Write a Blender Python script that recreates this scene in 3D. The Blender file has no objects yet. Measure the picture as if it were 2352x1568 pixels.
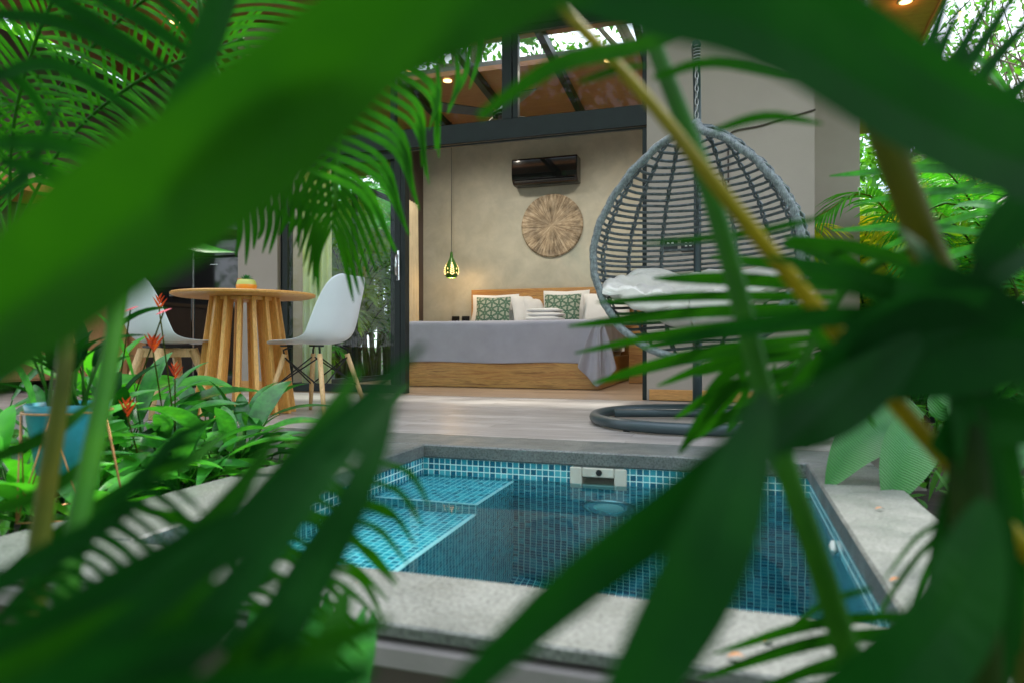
import bpy, math, random
from mathutils import Vector, Matrix, noise
R = math.radians
random.seed(7)
sc = bpy.context.scene
C = sc.collection
# ---------------------------------------------------------------- camera
H = 0.43
TH = R(17.8)
FPX = 1568.0            # focal length measured on a 2352 px wide frame
cam_d = bpy.data.cameras.new('camera')
cam = bpy.data.objects.new('camera', cam_d); C.objects.link(cam)
cam.location = (0, 0, H); cam.rotation_euler = (R(90), 0, TH)
cam_d.lens = 24.0; cam_d.sensor_width = 36.0; cam_d.shift_y = 6/2352
cam_d.clip_start = 0.02; cam_d.clip_end = 600
cam_d.dof.use_dof = True; cam_d.dof.focus_distance = 5.0; cam_d.dof.aperture_fstop = 2.8
sc.camera = cam
# ---------------------------------------------------------------- sky, sun, exposure
SUN_EL, SUN_ROT = R(62), R(10)
w = bpy.data.worlds.new('World'); sc.world = w; w.use_nodes = True
nt = w.node_tree; nt.nodes.clear()
out = nt.nodes.new('ShaderNodeOutputWorld'); bg = nt.nodes.new('ShaderNodeBackground')
sky = nt.nodes.new('ShaderNodeTexSky'); sky.sky_type = 'NISHITA'; sky.sun_disc = False
sky.sun_elevation = SUN_EL; sky.sun_rotation = SUN_ROT
tc = nt.nodes.new('ShaderNodeTexCoord'); nz = nt.nodes.new('ShaderNodeTexNoise')
nz.inputs['Scale'].default_value = 2.2; nz.inputs['Detail'].default_value = 6
rp = nt.nodes.new('ShaderNodeValToRGB'); rp.color_ramp.elements[0].position = .36; rp.color_ramp.elements[1].position = .56
mx = nt.nodes.new('ShaderNodeMix'); mx.data_type = 'RGBA'; mx.inputs['B'].default_value = (7.4, 7.8, 8.6, 1)
nt.links.new(tc.outputs['Generated'], nz.inputs['Vector']); nt.links.new(nz.outputs['Fac'], rp.inputs['Fac'])
nt.links.new(rp.outputs['Color'], mx.inputs['Factor']); nt.links.new(sky.outputs['Color'], mx.inputs['A'])
nt.links.new(mx.outputs['Result'], bg.inputs['Color']); bg.inputs['Strength'].default_value = 0.14
nt.links.new(bg.outputs['Background'], out.inputs['Surface'])
sun_d = bpy.data.lights.new('sun', 'SUN'); sun_d.energy = 2.6; sun_d.angle = R(6); sun_d.color = (1, .95, .87)
sun = bpy.data.objects.new('sun', sun_d); C.objects.link(sun)
# the sky's sun_rotation runs clockwise from +Y; point the lamp the same way
sd = Vector((math.sin(SUN_ROT)*math.cos(SUN_EL), math.cos(SUN_ROT)*math.cos(SUN_EL), math.sin(SUN_EL)))
sun.rotation_euler = sd.to_track_quat('Z', 'Y').to_euler()
sc.view_settings.view_transform = 'Standard'; sc.view_settings.look = 'None'
sc.view_settings.exposure = 1.42; sc.view_settings.gamma = 1.0
sc.cycles.use_denoising = True
sc.cycles.max_bounces = 12; sc.cycles.transparent_max_bounces = 24
sc.cycles.sample_clamp_indirect = 6.0

# ---------------------------------------------------------------- pixel -> world helpers (2352 x 1568 photo pixels)
FW = Vector((-math.sin(TH), math.cos(TH), 0)); RT = Vector((math.cos(TH), math.sin(TH), 0)); UP = Vector((0, 0, 1))
CAM = Vector((0, 0, H)); CX, CY = 1176.0, 790.0
def ray(px, py): return FW + RT*((px-CX)/FPX) + UP*((CY-py)/FPX)
def W(px, py, d): return CAM + ray(px, py)*d
def G(px, py, z=0.0):
    r = ray(px, py); return CAM + r*((z-H)/r.z)
def WY(px, py, Y):
    r = ray(px, py); return CAM + r*(Y/r.y)

# ---------------------------------------------------------------- materials
def lin(h):
    h = h.lstrip('#'); v = [int(h[i:i+2], 16)/255 for i in (0, 2, 4)]
    return tuple(((c+.055)/1.055)**2.4 if c > .04045 else c/12.92 for c in v)+(1,)
class M:
    def __init__(s, name):
        s.m = bpy.data.materials.new(name); s.m.use_nodes = True; s.t = s.m.node_tree
        s.b = s.t.nodes['Principled BSDF']; s.out = s.t.nodes['Material Output']
    def n(s, typ, **k):
        x = s.t.nodes.new(typ)
        for a, v in k.items(): setattr(x, a, v)
        return x
    def l(s, a, b): s.t.links.new(a, b)
    def math(s, op, a, b=None, c=None):
        x = s.n('ShaderNodeMath', operation=op)
        for i, v in enumerate((a, b, c)):
            if v is None: continue
            if isinstance(v, (int, float)): x.inputs[i].default_value = v
            else: s.l(v, x.inputs[i])
        return x.outputs[0]
    def coord(s, scale=(1, 1, 1), rot=(0, 0, 0), kind='Object'):
        t = s.n('ShaderNodeTexCoord'); mp = s.n('ShaderNodeMapping')
        mp.inputs['Scale'].default_value = scale; mp.inputs['Rotation'].default_value = rot
        s.l(t.outputs[kind], mp.inputs['Vector']); return mp.outputs['Vector']
    def noise(s, vec, scale, detail=4, rough=.5, dist=0):
        x = s.n('ShaderNodeTexNoise'); x.inputs['Scale'].default_value = scale; x.inputs['Detail'].default_value = detail
        x.inputs['Roughness'].default_value = rough; x.inputs['Distortion'].default_value = dist
        if vec is not None: s.l(vec, x.inputs['Vector'])
        return x.outputs['Fac']
    def ramp(s, fac, stops):
        x = s.n('ShaderNodeValToRGB'); e = x.color_ramp.elements
        while len(e) < len(stops): e.new(.5)
        for k, (p, c) in enumerate(stops): e[k].position = p; e[k].color = c if len(c) == 4 else tuple(c)+(1,)
        s.l(fac, x.inputs['Fac']); return x.outputs['Color']
    def mix(s, fac, a, b, mode='MIX'):
        x = s.n('ShaderNodeMix', data_type='RGBA', blend_type=mode)
        for k, v in (('Factor', fac), ('A', a), ('B', b)):
            if isinstance(v, (int, float)): x.inputs[k].default_value = v
            elif isinstance(v, tuple): x.inputs[k].default_value = v if len(v) == 4 else v+(1,)
            else: s.l(v, x.inputs[k])
        return x.outputs['Result']
    def bump(s, h, strength=.3, dist=.01):
        x = s.n('ShaderNodeBump'); x.inputs['Strength'].default_value = strength; x.inputs['Distance'].default_value = dist
        s.l(h, x.inputs['Height']); s.l(x.outputs['Normal'], s.b.inputs['Normal']); return x
    def col(s, c):
        if isinstance(c, tuple): s.b.inputs['Base Color'].default_value = c if len(c) == 4 else c+(1,)
        else: s.l(c, s.b.inputs['Base Color'])
    def rough(s, r):
        if isinstance(r, (int, float)): s.b.inputs['Roughness'].default_value = r
        else: s.l(r, s.b.inputs['Roughness'])
MT = {}
def simple(name, c, rough=.5, metal=0, var=.12, vs=8, bump=0, bs=60, spec=None):
    m = M(name); v = m.coord(); f = m.noise(v, vs, 5, .6)
    d = tuple(x*(1-var) for x in c[:3]); b = tuple(min(1, x*(1+var)) for x in c[:3])
    m.col(m.ramp(f, [(.3, d), (.7, b)])); m.rough(rough); m.b.inputs['Metallic'].default_value = metal
    if spec is not None: m.b.inputs['Specular IOR Level'].default_value = spec
    if bump: m.bump(m.noise(v, bs, 4), bump, .004)
    MT[name] = m.m; return m
simple('plastic_white', (.74, .78, .80), .32, var=.02)
simple('black_metal', (.006, .008, .008), .4, 0, var=.2, spec=.3)
simple('frame_metal', (.006, .011, .010), .4, 0, var=.2, spec=.3)
simple('stand_metal', (.04, .062, .070), .35, .2, var=.15)
simple('taupe_wall', (.34, .295, .25), .85, var=.10, vs=.9, bump=.15, bs=90)
simple('dark_wall', (.075, .055, .045), .8, var=.15, vs=2)
simple('cotton_white', (.72, .72, .72), .9, var=.04, bump=.25, bs=220)
simple('linen', (.68, .65, .59), .95, var=.10, vs=9, bump=.35, bs=260)
simple('blanket', (.36, .355, .41), .95, var=.07, vs=5, bump=.35, bs=350)
simple('curtain', (.60, .52, .36), .9, var=.08, vs=5, bump=.2, bs=200)
simple('pot_turquoise', (.012, .22, .28), .38, var=.3, vs=10)
simple('copper', (.52, .25, .10), .4, .5)
simple('succulent', (.03, .20, .05), .45, var=.3, vs=30)
simple('black_gloss', (.006, .007, .007), .05, 0, spec=.6)
simple('black_satin', (.012, .013, .014), .3, 0)
simple('ceramic_cream', (.55, .40, .26), .5)
simple('pool_white', (.72, .74, .68), .4, var=.05)
simple('skimmer_plastic', (.52, .51, .43), .45, var=.12)
simple('steel', (.55, .58, .58), .22, .9)
simple('chain_metal', (.22, .23, .22), .3, .9)
simple('soil', (.025, .018, .012), .95, var=.5, vs=14, bump=.8, bs=40)
simple('lampshade_green', (.035, .14, .012), .35, var=.2)
simple('curb', (.20, .18, .175), .85, var=.14, vs=6, bump=.3)
simple('bark', (.17, .13, .09), .95, var=.45, vs=6, bump=.9, bs=14)
simple('fallen', (.33, .13, .03), .7, var=.3, vs=30)
simple('roof_sheet', (.10, .09, .08), .7)
# mottled polished plaster
m = M('plaster'); v = m.coord()
a = m.noise(v, .9, 6, .6, .6); b = m.noise(v, 3.1, 6, .65, .3)
c1 = m.ramp(a, [(.3, (.44, .42, .335)), (.55, (.49, .485, .41)), (.75, (.42, .46, .40))])
c2 = m.ramp(b, [(.3, (.78, .78, .78)), (.7, (1.08, 1.06, 1.04))])
m.col(m.mix(1.0, c1, c2, 'MULTIPLY')); m.rough(.55); m.bump(m.noise(v, 25, 5), .12, .004); MT['plaster'] = m.m
# wood
def wood(name, c1, c2, c3, scale=(1, 9, 9), s=3.0, rough=.45, dist=1.2, streak=.75):
    m = M(name); v = m.coord(scale)
    f = m.noise(v, s, 8, .62, dist)
    f2 = m.noise(m.coord(tuple(x*3 for x in scale)), s*4, 4, .7)
    c = m.ramp(f, [(.28, c1), (.47, c2), (.56, c3), (.75, c2)])
    g = m.ramp(f2, [(.35, (streak,)*3), (.6, (1.05,)*3)])
    m.col(m.mix(1.0, c, g, 'MULTIPLY')); m.rough(rough); m.bump(f2, .12, .002); MT[name] = m.m
wood('wood_honey', (.60, .27, .055), (.80, .44, .12), (.70, .35, .08), (9, 9, .9), 2.2, .42)
wood('wood_top', (.56, .25, .055), (.72, .37, .10), (.64, .30, .07), (1, 9, 9), 2.0, .38)
wood('wood_pale', (.60, .36, .15), (.70, .46, .22), (.64, .40, .18), (10, 10, 1), 2, .5, .5)
wood('wood_teak', (.15, .05, .016), (.54, .30, .09), (.38, .17, .05), (.45, 6, 7), 2.2, .33, 2.6, .8)
wood('wood_ceiling', (.29, .115, .042), (.36, .155, .06), (.32, .13, .05), (.7, 10, 10), 2.0, .42, .4, .85)
wood('wood_cabinet', (.42, .20, .08), (.50, .26, .12), (.46, .23, .10), (8, 8, 1), 1.6, .5, .4)
wood('wood_base', (.48, .22, .06), (.60, .30, .09), (.54, .25, .07), (1, 9, 9), 2, .45)
# deck planks
def planks(name, ca, cb, cc, L=1.2, wd=.145, rough=.34):
    m = M(name); t = m.n('ShaderNodeTexCoord'); br = m.n('ShaderNodeTexBrick')
    br.inputs['Scale'].default_value = 1.0; br.inputs['Mortar Size'].default_value = .0016; br.inputs['Mortar Smooth'].default_value = .3
    br.inputs['Brick Width'].default_value = L; br.inputs['Row Height'].default_value = wd; br.offset = .37; br.squash = 1
    br.inputs['Color1'].default_value = (0, 0, 0, 1); br.inputs['Color2'].default_value = (1, 1, 1, 1); br.inputs['Mortar'].default_value = (.5, .5, .5, 1)
    m.l(t.outputs['Object'], br.inputs['Vector'])
    # offset the grain on every plank
    sh = m.n('ShaderNodeVectorMath', operation='MULTIPLY_ADD')
    m.l(br.outputs['Color'], sh.inputs[0]); sh.inputs[1].default_value = (7, 3, 5); m.l(t.outputs['Object'], sh.inputs[2])
    mp = m.n('ShaderNodeMapping'); mp.inputs['Scale'].default_value = (1.1, 16, 1); m.l(sh.outputs[0], mp.inputs['Vector'])
    f = m.noise(mp.outputs['Vector'], 2.2, 8, .65, .8)
    c = m.ramp(f, [(.3, ca), (.5, cb), (.68, cc)])
    tone = m.ramp(br.outputs['Color'], [(0, (.84, .83, .82)), (1, (1.1, 1.1, 1.1))])
    c = m.mix(1.0, c, tone, 'MULTIPLY'); c = m.mix(br.outputs['Fac'], c, (.12, .10, .09, 1))
    m.col(c); m.rough(m.math('MULTIPLY_ADD', f, .25, rough-.1))
    m.bump(m.math('MULTIPLY_ADD', br.outputs['Fac'], -1.0, m.math('MULTIPLY', f, .15)), .25, .002); MT[name] = m.m
planks('deck_planks', (.17, .15, .135), (.36, .33, .305), (.53, .50, .475), rough=.3)
planks('floor_planks', (.28, .19, .12), (.40, .28, .185), (.46, .34, .235), 1.2, .16, .3)
# speckled coping
m = M('coping_concrete'); v = m.coord()
f = m.noise(v, 5, 6, .6); g = m.noise(v, 130, 2, .6)
c = m.ramp(f, [(.3, (.082, .092, .085)), (.7, (.145, .155, .143))])
c = m.mix(1.0, c, m.ramp(g, [(.34, (.55, .55, .55)), (.48, (1, 1, 1)), (.62, (1.3, 1.3, 1.28))]), 'MULTIPLY')
vo = m.n('ShaderNodeTexVoronoi'); vo.inputs['Scale'].default_value = 55; m.l(v, vo.inputs['Vector'])
c = m.mix(m.ramp(vo.outputs['Distance'], [(.03, (.55,)*3), (.09, (0, 0, 0))]), c, (.10, .095, .085, 1))
m.col(c); m.rough(m.math('MULTIPLY_ADD', m.noise(v, 9, 4), .6, .12)); m.bump(g, .35, .003); MT['coping_concrete'] = m.m
# glass mosaic: square tiles on any face direction, tone varies tile by tile
def mosaic(name, stops, s=.0255, gr=.14):
    m = M(name); t = m.n('ShaderNodeTexCoord'); ge = m.n('ShaderNodeNewGeometry')
    p = m.n('ShaderNodeSeparateXYZ'); m.l(t.outputs['Object'], p.inputs[0])
    nn = m.n('ShaderNodeSeparateXYZ'); m.l(ge.outputs['Normal'], nn.inputs[0])
    lines = []
    cells = m.n('ShaderNodeCombineXYZ')
    for k, ax in enumerate('XYZ'):
        u = m.math('DIVIDE', m.math('ADD', p.outputs[ax], 10.0031), s)
        fr = m.math('FRACT', u); e = m.math('MINIMUM', fr, m.math('SUBTRACT', 1.0, fr))
        on = m.math('LESS_THAN', m.math('ABSOLUTE', nn.outputs[ax]), .5)
        lines.append(m.math('MULTIPLY', m.math('LESS_THAN', e, gr/2), on))
        m.l(m.math('MULTIPLY', m.math('FLOOR', u), on), cells.inputs[k])
    g = m.math('MAXIMUM', lines[0], m.math('MAXIMUM', lines[1], lines[2]))
    wn = m.n('ShaderNodeTexWhiteNoise', noise_dimensions='3D'); m.l(cells.outputs[0], wn.inputs['Vector'])
    c = m.ramp(wn.outputs['Value'], stops)
    c = m.mix(g, c, (.58, .84, .78, 1))
    m.col(c); m.rough(m.math('MULTIPLY_ADD', g, .5, .12)); m.bump(m.math('SUBTRACT', 1.0, g), .3, .002); MT[name] = m.m
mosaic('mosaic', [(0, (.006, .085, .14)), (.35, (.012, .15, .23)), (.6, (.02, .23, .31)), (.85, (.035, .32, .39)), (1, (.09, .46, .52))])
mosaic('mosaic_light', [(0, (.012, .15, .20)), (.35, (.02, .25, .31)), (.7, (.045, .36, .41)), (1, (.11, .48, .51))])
# water and glass
def fresnel_mix(name, ior, first, tint, ripple=None, gl=(1, 1, 1, 1), fi=None):
    m = M(name); m.t.nodes.remove(m.b)
    fr = m.n('ShaderNodeFresnel'); fr.inputs['IOR'].default_value = fi or ior
    a = m.n(first); a.inputs['Color'].default_value = tint
    if 'IOR' in a.inputs: a.inputs['IOR'].default_value = ior
    if 'Roughness' in a.inputs: a.inputs['Roughness'].default_value = 0
    g = m.n('ShaderNodeBsdfGlossy'); g.inputs['Roughness'].default_value = .005; g.inputs['Color'].default_value = gl
    x = m.n('ShaderNodeMixShader'); fo_ = fr.outputs[0]
    if first.endswith('Transparent'):       # only the pane's outer side mirrors: no trapped light between its faces
        ge = m.n('ShaderNodeNewGeometry'); fo_ = m.math('MULTIPLY', fo_, m.math('SUBTRACT', 1.0, ge.outputs['Backfacing']))
    m.l(fo_, x.inputs[0]); m.l(a.outputs[0], x.inputs[1]); m.l(g.outputs[0], x.inputs[2])
    if ripple:
        bp = m.n('ShaderNodeBump'); bp.inputs['Strength'].default_value = ripple; bp.inputs['Distance'].default_value = .01
        m.l(m.noise(m.coord(), 3.5, 2), bp.inputs['Height'])
        for q in (fr, a, g): m.l(bp.outputs[0], q.inputs['Normal'])
    m.l(x.outputs[0], m.out.inputs['Surface']); MT[name] = m.m
fresnel_mix('water', 1.33, 'ShaderNodeBsdfRefraction', (.60, .94, 1, 1), .12, fi=1.10)
fresnel_mix('glass', 1.5, 'ShaderNodeBsdfTransparent', (.96, .98, .97, 1), fi=1.25)
# foliage
def leafmat(name, c, tr=.35, rough=.38, var=.35, vs=6, hue=(1.5, 1.15, .6), veins=False, spec=.4):
    m = M(name); v = m.coord(); f = m.noise(v, vs, 4, .6)
    oi = m.n('ShaderNodeObjectInfo')
    a = tuple(x*(1-var) for x in c); b = tuple(min(1, x*(1+var)*h) for x, h in zip(c, hue))
    col = m.ramp(f, [(.32, a), (.5, c), (.72, b)])
    if veins:
        f3 = m.noise(m.coord((1, 1, 1)), 60, 2); col = m.mix(1.0, col, m.ramp(f3, [(.35, (.8,)*3), (.6, (1.1,)*3)]), 'MULTIPLY')
    m.col(col); m.rough(rough); m.b.inputs['Specular IOR Level'].default_value = spec
    t = m.n('ShaderNodeBsdfTranslucent')
    tcn = m.mix(1.0, col, (1.35, 1.25, .55, 1), 'MULTIPLY'); m.l(tcn, t.inputs['Color'])
    x = m.n('ShaderNodeMixShader'); x.inputs[0].default_value = tr
    m.l(m.b.outputs[0], x.inputs[1]); m.l(t.outputs[0], x.inputs[2]); m.l(x.outputs[0], m.out.inputs['Surface']); MT[name] = m.m
leafmat('leaf_fore', (.0085, .070, .003), .35, .6, .3, 7, spec=.05)
leafmat('leaf_dark', (.003, .042, .005), .3, .6, .35, 6, spec=.06)
leafmat('leaf_bright', (.055, .36, .025), .45, .35, .3, 6)
leafmat('leaf_frond', (.018, .145, .006), .38, .5, .4, 9, spec=.15)
leafmat('leaf_mid', (.028, .20, .028), .35, .3, .5, 9, veins=True, spec=.55)
leafmat('leaf_lime', (.20, .42, .025), .5, .4, .3, 5)
leafmat('leaf_yellow', (.75, .74, .03), .6, .45, .15, 4, (1.1, 1, .6))
leafmat('leaf_tree', (.07, .28, .03), .45, .4, .45, .8)
leafmat('stem_yellow', (.20, .17, .003), .12, .5, .35, 6, (1.1, 1, .6), spec=.12)
leafmat('stem_olive', (.05, .068, .005), .1, .5, .4, 5, (1.5, 1, .6), spec=.12)
leafmat('stem_dark', (.006, .018, .003), .05, .7, .5, 5, spec=.05)
leafmat('stem_green', (.018, .105, .005), .1, .5, .3, 5, spec=.12)
leafmat('bract_red', (.42, .045, .015), .3, .4, .3, 30, (1.2, 2.4, 1), spec=.2)
leafmat('bract_pink', (.75, .12, .16), .3, .4, .2, 20, (1.1, 1.2, 1.2))
def emis(name, c, s):
    m = M(name); m.b.inputs['Emission Color'].default_value = c+(1,); m.b.inputs['Emission Strength'].default_value = s; m.col(c); MT[name] = m.m
emis('lamp_glow', (1, .60, .22), 1.9); emis('lamp_soft', (1, .72, .35), 2.2)
# ribbed leaf
m = M('leaf_rib'); v = m.coord(); sp = m.n('ShaderNodeTexWave'); sp.bands_direction = 'DIAGONAL'; sp.inputs['Scale'].default_value = 42; sp.inputs['Distortion'].default_value = 2.5
m.l(v, sp.inputs['Vector']); c = m.ramp(sp.outputs['Fac'], [(0, (.022, .15, .022)), (1, (.038, .22, .028))]); m.col(c); m.rough(.33); m.bump(sp.outputs['Fac'], .35, .006)
t = m.n('ShaderNodeBsdfTranslucent'); m.l(c, t.inputs['Color']); x = m.n('ShaderNodeMixShader'); x.inputs[0].default_value = .25
m.l(m.b.outputs[0], x.inputs[1]); m.l(t.outputs[0], x.inputs[2]); m.l(x.outputs[0], m.out.inputs['Surface']); MT['leaf_rib'] = m.m
# rattan
m = M('rattan'); v = m.coord(); f = m.noise(v, 40, 4, .6)
m.col(m.ramp(f, [(.3, (.055, .072, .078)), (.7, (.15, .18, .188))])); m.rough(.42); m.bump(m.noise(v, 140, 3), .3, .003); MT['rattan'] = m.m
m = M('rattan_rim'); v = m.coord(); wv = m.n('ShaderNodeTexWave'); wv.inputs['Scale'].default_value = 45; wv.inputs['Distortion'].default_value = 6
m.l(v, wv.inputs['Vector']); f = m.noise(v, 60, 4, .7)
m.col(m.mix(1.0, m.ramp(f, [(.3, (.07, .09, .095)), (.65, (.27, .31, .31))]), m.ramp(wv.outputs['Fac'], [(0, (.6,)*3), (1, (1.1,)*3)]), 'MULTIPLY'))
m.rough(.5); m.bump(wv.outputs['Fac'], .3, .003); MT['rattan_rim'] = m.m
# green cushion fabric with a lattice of leaf bands round pale triangles
m = M('lattice_fabric'); t = m.n('ShaderNodeTexCoord'); sp = m.n('ShaderNodeSeparateXYZ'); m.l(t.outputs['Object'], sp.inputs[0])
u, v_ = sp.outputs['X'], sp.outputs['Z']; P_ = .10; ds = []
for ang in (0, 60, 120):
    ca, sa = math.cos(R(ang))/ (P_*.866), math.sin(R(ang))/(P_*.866)
    q = m.math('ADD', m.math('MULTIPLY', u, ca), m.math('MULTIPLY', v_, sa))
    ds.append(m.math('ABSOLUTE', m.math('SUBTRACT', m.math('FRACT', m.math('ADD', q, 20.5)), .5)))
mn = m.math('MINIMUM', ds[0], m.math('MINIMUM', ds[1], ds[2]))
band = m.math('LESS_THAN', mn, .125); core = m.math('LESS_THAN', mn, .022)
c = m.mix(band, (.34, .38, .31, 1), (.012, .075, .045, 1)); c = m.mix(core, c, (.25, .36, .26, 1))
m.col(c); m.rough(.95); m.bump(m.noise(m.coord(), 300, 3), .3, .003); MT['lattice_fabric'] = m.m
# radial carved wall disc
m = M('radial_wood'); t = m.n('ShaderNodeTexCoord'); sp = m.n('ShaderNodeSeparateXYZ'); m.l(t.outputs['Object'], sp.inputs[0])
an = m.math('ARCTAN2', sp.outputs['Z'], sp.outputs['X'])
rr = m.math('SQRT', m.math('ADD', m.math('POWER', sp.outputs['X'], 2), m.math('POWER', sp.outputs['Z'], 2)))
cb = m.n('ShaderNodeCombineXYZ'); m.l(m.math('MULTIPLY', m.math('SINE', an), 9), cb.inputs[0]); m.l(m.math('MULTIPLY', m.math('COSINE', an), 9), cb.inputs[1]); m.l(m.math('MULTIPLY', rr, 4), cb.inputs[2])
f = m.noise(cb.outputs[0], 1.6, 7, .75)
c = m.ramp(f, [(.32, (.10, .07, .045)), (.48, (.34, .26, .17)), (.62, (.60, .50, .37))])
g = m.noise(m.coord(), 7, 3); c = m.mix(1.0, c, m.ramp(g, [(.35, (.55,)*3), (.6, (1.1,)*3)]), 'MULTIPLY')
m.col(c); m.rough(.7); m.bump(f, .5, .01); MT['radial_wood'] = m.m
# banded ceramic pot of the succulent
m = M('pot_orange'); t = m.n('ShaderNodeTexCoord'); sp = m.n('ShaderNodeSeparateXYZ'); m.l(t.outputs['Object'], sp.inputs[0])
m.col(m.ramp(m.math('MULTIPLY', sp.outputs['Z'], 10), [(.50, (.75, .27, .015)), (.54, (.45, .50, .12))])); m.rough(.35); MT['pot_orange'] = m.m

# ---------------------------------------------------------------- mesh builder
class MB:
    def __init__(s): s.v = []; s.f = []
    def add(s, vs, fs):
        o = len(s.v); s.v += [Vector(p) for p in vs]; s.f += [tuple(i+o for i in q) for q in fs]; return s
    def box(s, a, b, bev=0):
        x0, y0, z0 = a; x1, y1, z1 = b
        if not bev:
            return s.add([(x0,y0,z0),(x1,y0,z0),(x1,y1,z0),(x0,y1,z0),(x0,y0,z1),(x1,y0,z1),(x1,y1,z1),(x0,y1,z1)],
                         [(0,3,2,1),(4,5,6,7),(0,1,5,4),(1,2,6,5),(2,3,7,6),(3,0,4,7)])
        e = bev; vs = []; ids = {}
        for i, X in enumerate((x0, x1)):
            for j, Y in enumerate((y0, y1)):
                for k, Z in enumerate((z0, z1)):
                    sx, sy, sz = (1 if i == 0 else -1), (1 if j == 0 else -1), (1 if k == 0 else -1)
                    ids[i,j,k,0] = len(vs); vs.append((X, Y+sy*e, Z+sz*e))
                    ids[i,j,k,1] = len(vs); vs.append((X+sx*e, Y, Z+sz*e))
                    ids[i,j,k,2] = len(vs); vs.append((X+sx*e, Y+sy*e, Z))
        fs = []
        for i in (0, 1): fs.append([ids[i,0,0,0], ids[i,1,0,0], ids[i,1,1,0], ids[i,0,1,0]][::(-1 if i == 0 else 1)])
        for j in (0, 1): fs.append([ids[0,j,0,1], ids[1,j,0,1], ids[1,j,1,1], ids[0,j,1,1]][::(1 if j == 0 else -1)])
        for k in (0, 1): fs.append([ids[0,0,k,2], ids[1,0,k,2], ids[1,1,k,2], ids[0,1,k,2]][::(-1 if k == 0 else 1)])
        for j in (0, 1):
            for k in (0, 1): fs.append([ids[0,j,k,1], ids[1,j,k,1], ids[1,j,k,2], ids[0,j,k,2]])
        for i in (0, 1):
            for k in (0, 1): fs.append([ids[i,0,k,0], ids[i,1,k,0], ids[i,1,k,2], ids[i,0,k,2]])
            for j in (0, 1): fs.append([ids[i,j,0,0], ids[i,j,1,0], ids[i,j,1,1], ids[i,j,0,1]])
            for j in (0, 1):
                for k in (0, 1): fs.append([ids[i,j,k,0], ids[i,j,k,1], ids[i,j,k,2]])
        return s.add(vs, fs)
    def tube(s, pts, r, n=10, cap=True, closed=False):
        pts = [Vector(p) for p in pts]; N = len(pts)
        rs = r if isinstance(r, (list, tuple)) else [r]*N
        prev = None; rings = []
        for i, p in enumerate(pts):
            if closed: t = pts[(i+1) % N]-pts[i-1]
            else: t = pts[min(i+1, N-1)]-pts[max(i-1, 0)]
            t.normalize()
            if prev is None:
                a = Vector((0, 0, 1)) if abs(t.z) < .9 else Vector((1, 0, 0))
                u = t.cross(a).normalized()
            else: u = (prev-t*prev.dot(t)).normalized()
            prev = u; w_ = t.cross(u)
            rings.append([p+(u*math.cos(2*math.pi*k/n)+w_*math.sin(2*math.pi*k/n))*rs[i] for k in range(n)])
        vs = [q for rg in rings for q in rg]; fs = []
        for i in range(N if closed else N-1):
            a = i*n; b = ((i+1) % N)*n
            for k in range(n): fs.append((a+k, a+(k+1) % n, b+(k+1) % n, b+k))
        if cap and not closed: fs += [tuple(range(n))[::-1], tuple((N-1)*n+k for k in range(n))]
        return s.add(vs, fs)
    def lathe(s, prof, c=(0, 0, 0), n=32, ax=None):
        c = Vector(c); vs = []; fs = []
        for (r_, z) in prof:
            for k in range(n):
                a = 2*math.pi*k/n; p = Vector((r_*math.cos(a), r_*math.sin(a), z))
                if ax == 'Y': p = Vector((p.x, -p.z, p.y))
                if ax == 'X': p = Vector((-p.z, p.x, p.y))
                vs.append(c+p)
        for i in range(len(prof)-1):
            for k in range(n): fs.append((i*n+k, i*n+(k+1) % n, (i+1)*n+(k+1) % n, (i+1)*n+k))
        if prof[0][0] > 1e-5: fs.append(tuple(range(n))[::-1])
        if prof[-1][0] > 1e-5: fs.append(tuple((len(prof)-1)*n+k for k in range(n)))
        return s.add(vs, fs)
    def grid(s, P):
        nr, nc = len(P), len(P[0]); vs = [p for row in P for p in row]
        return s.add(vs, [(i*nc+j, i*nc+j+1, (i+1)*nc+j+1, (i+1)*nc+j) for i in range(nr-1) for j in range(nc-1)])
    def bar(s, a, b, w_, h):
        a, b = Vector(a), Vector(b); t = (b-a).normalized(); u = t.cross(UP)
        u = u.normalized() if u.length > 1e-3 else Vector((1, 0, 0)); n_ = u.cross(t)
        vs = [p+u*(sx*w_/2)+n_*(sz*h/2) for p in (a, b) for sx, sz in ((-1,-1),(1,-1),(1,1),(-1,1))]
        return s.add(vs, [(0,3,2,1),(4,5,6,7),(0,1,5,4),(1,2,6,5),(2,3,7,6),(3,0,4,7)])
    def blade(s, pts, widths, nrm, fold=.25):
        """leaf blade along pts, half folded along its midrib; nrm = which way its face looks"""
        L, Mi, Rr = [], [], []; N = len(pts)
        for i, p in enumerate(pts):
            t = (pts[min(i+1, N-1)]-pts[max(i-1, 0)]).normalized()
            sd_ = t.cross(nrm).normalized(); up = sd_.cross(t).normalized(); h = widths[i]/2
            L.append(p-sd_*h+up*h*fold); Mi.append(p); Rr.append(p+sd_*h+up*h*fold)
        return s.grid([L, Mi, Rr])
    def build(s, name, mat, parent=None, smooth=False, mods=(), local=False):
        me = bpy.data.meshes.new(name); o = bpy.data.objects.new(name, me); C.objects.link(o)
        off = Vector((0, 0, 0))
        if parent is not None:
            o.parent = parent; q = parent
            while q is not None: off += q.location; q = q.parent
        elif s.v and not local:
            xs = [p.x for p in s.v]; ys = [p.y for p in s.v]; zs = [p.z for p in s.v]
            off = Vector(((min(xs)+max(xs))/2, (min(ys)+max(ys))/2, min(zs))); o.location = off
        me.from_pydata([p-off for p in s.v], [], s.f); me.materials.append(MT[mat]); me.update()
        if smooth:
            for p in me.polygons: p.use_smooth = True
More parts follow.
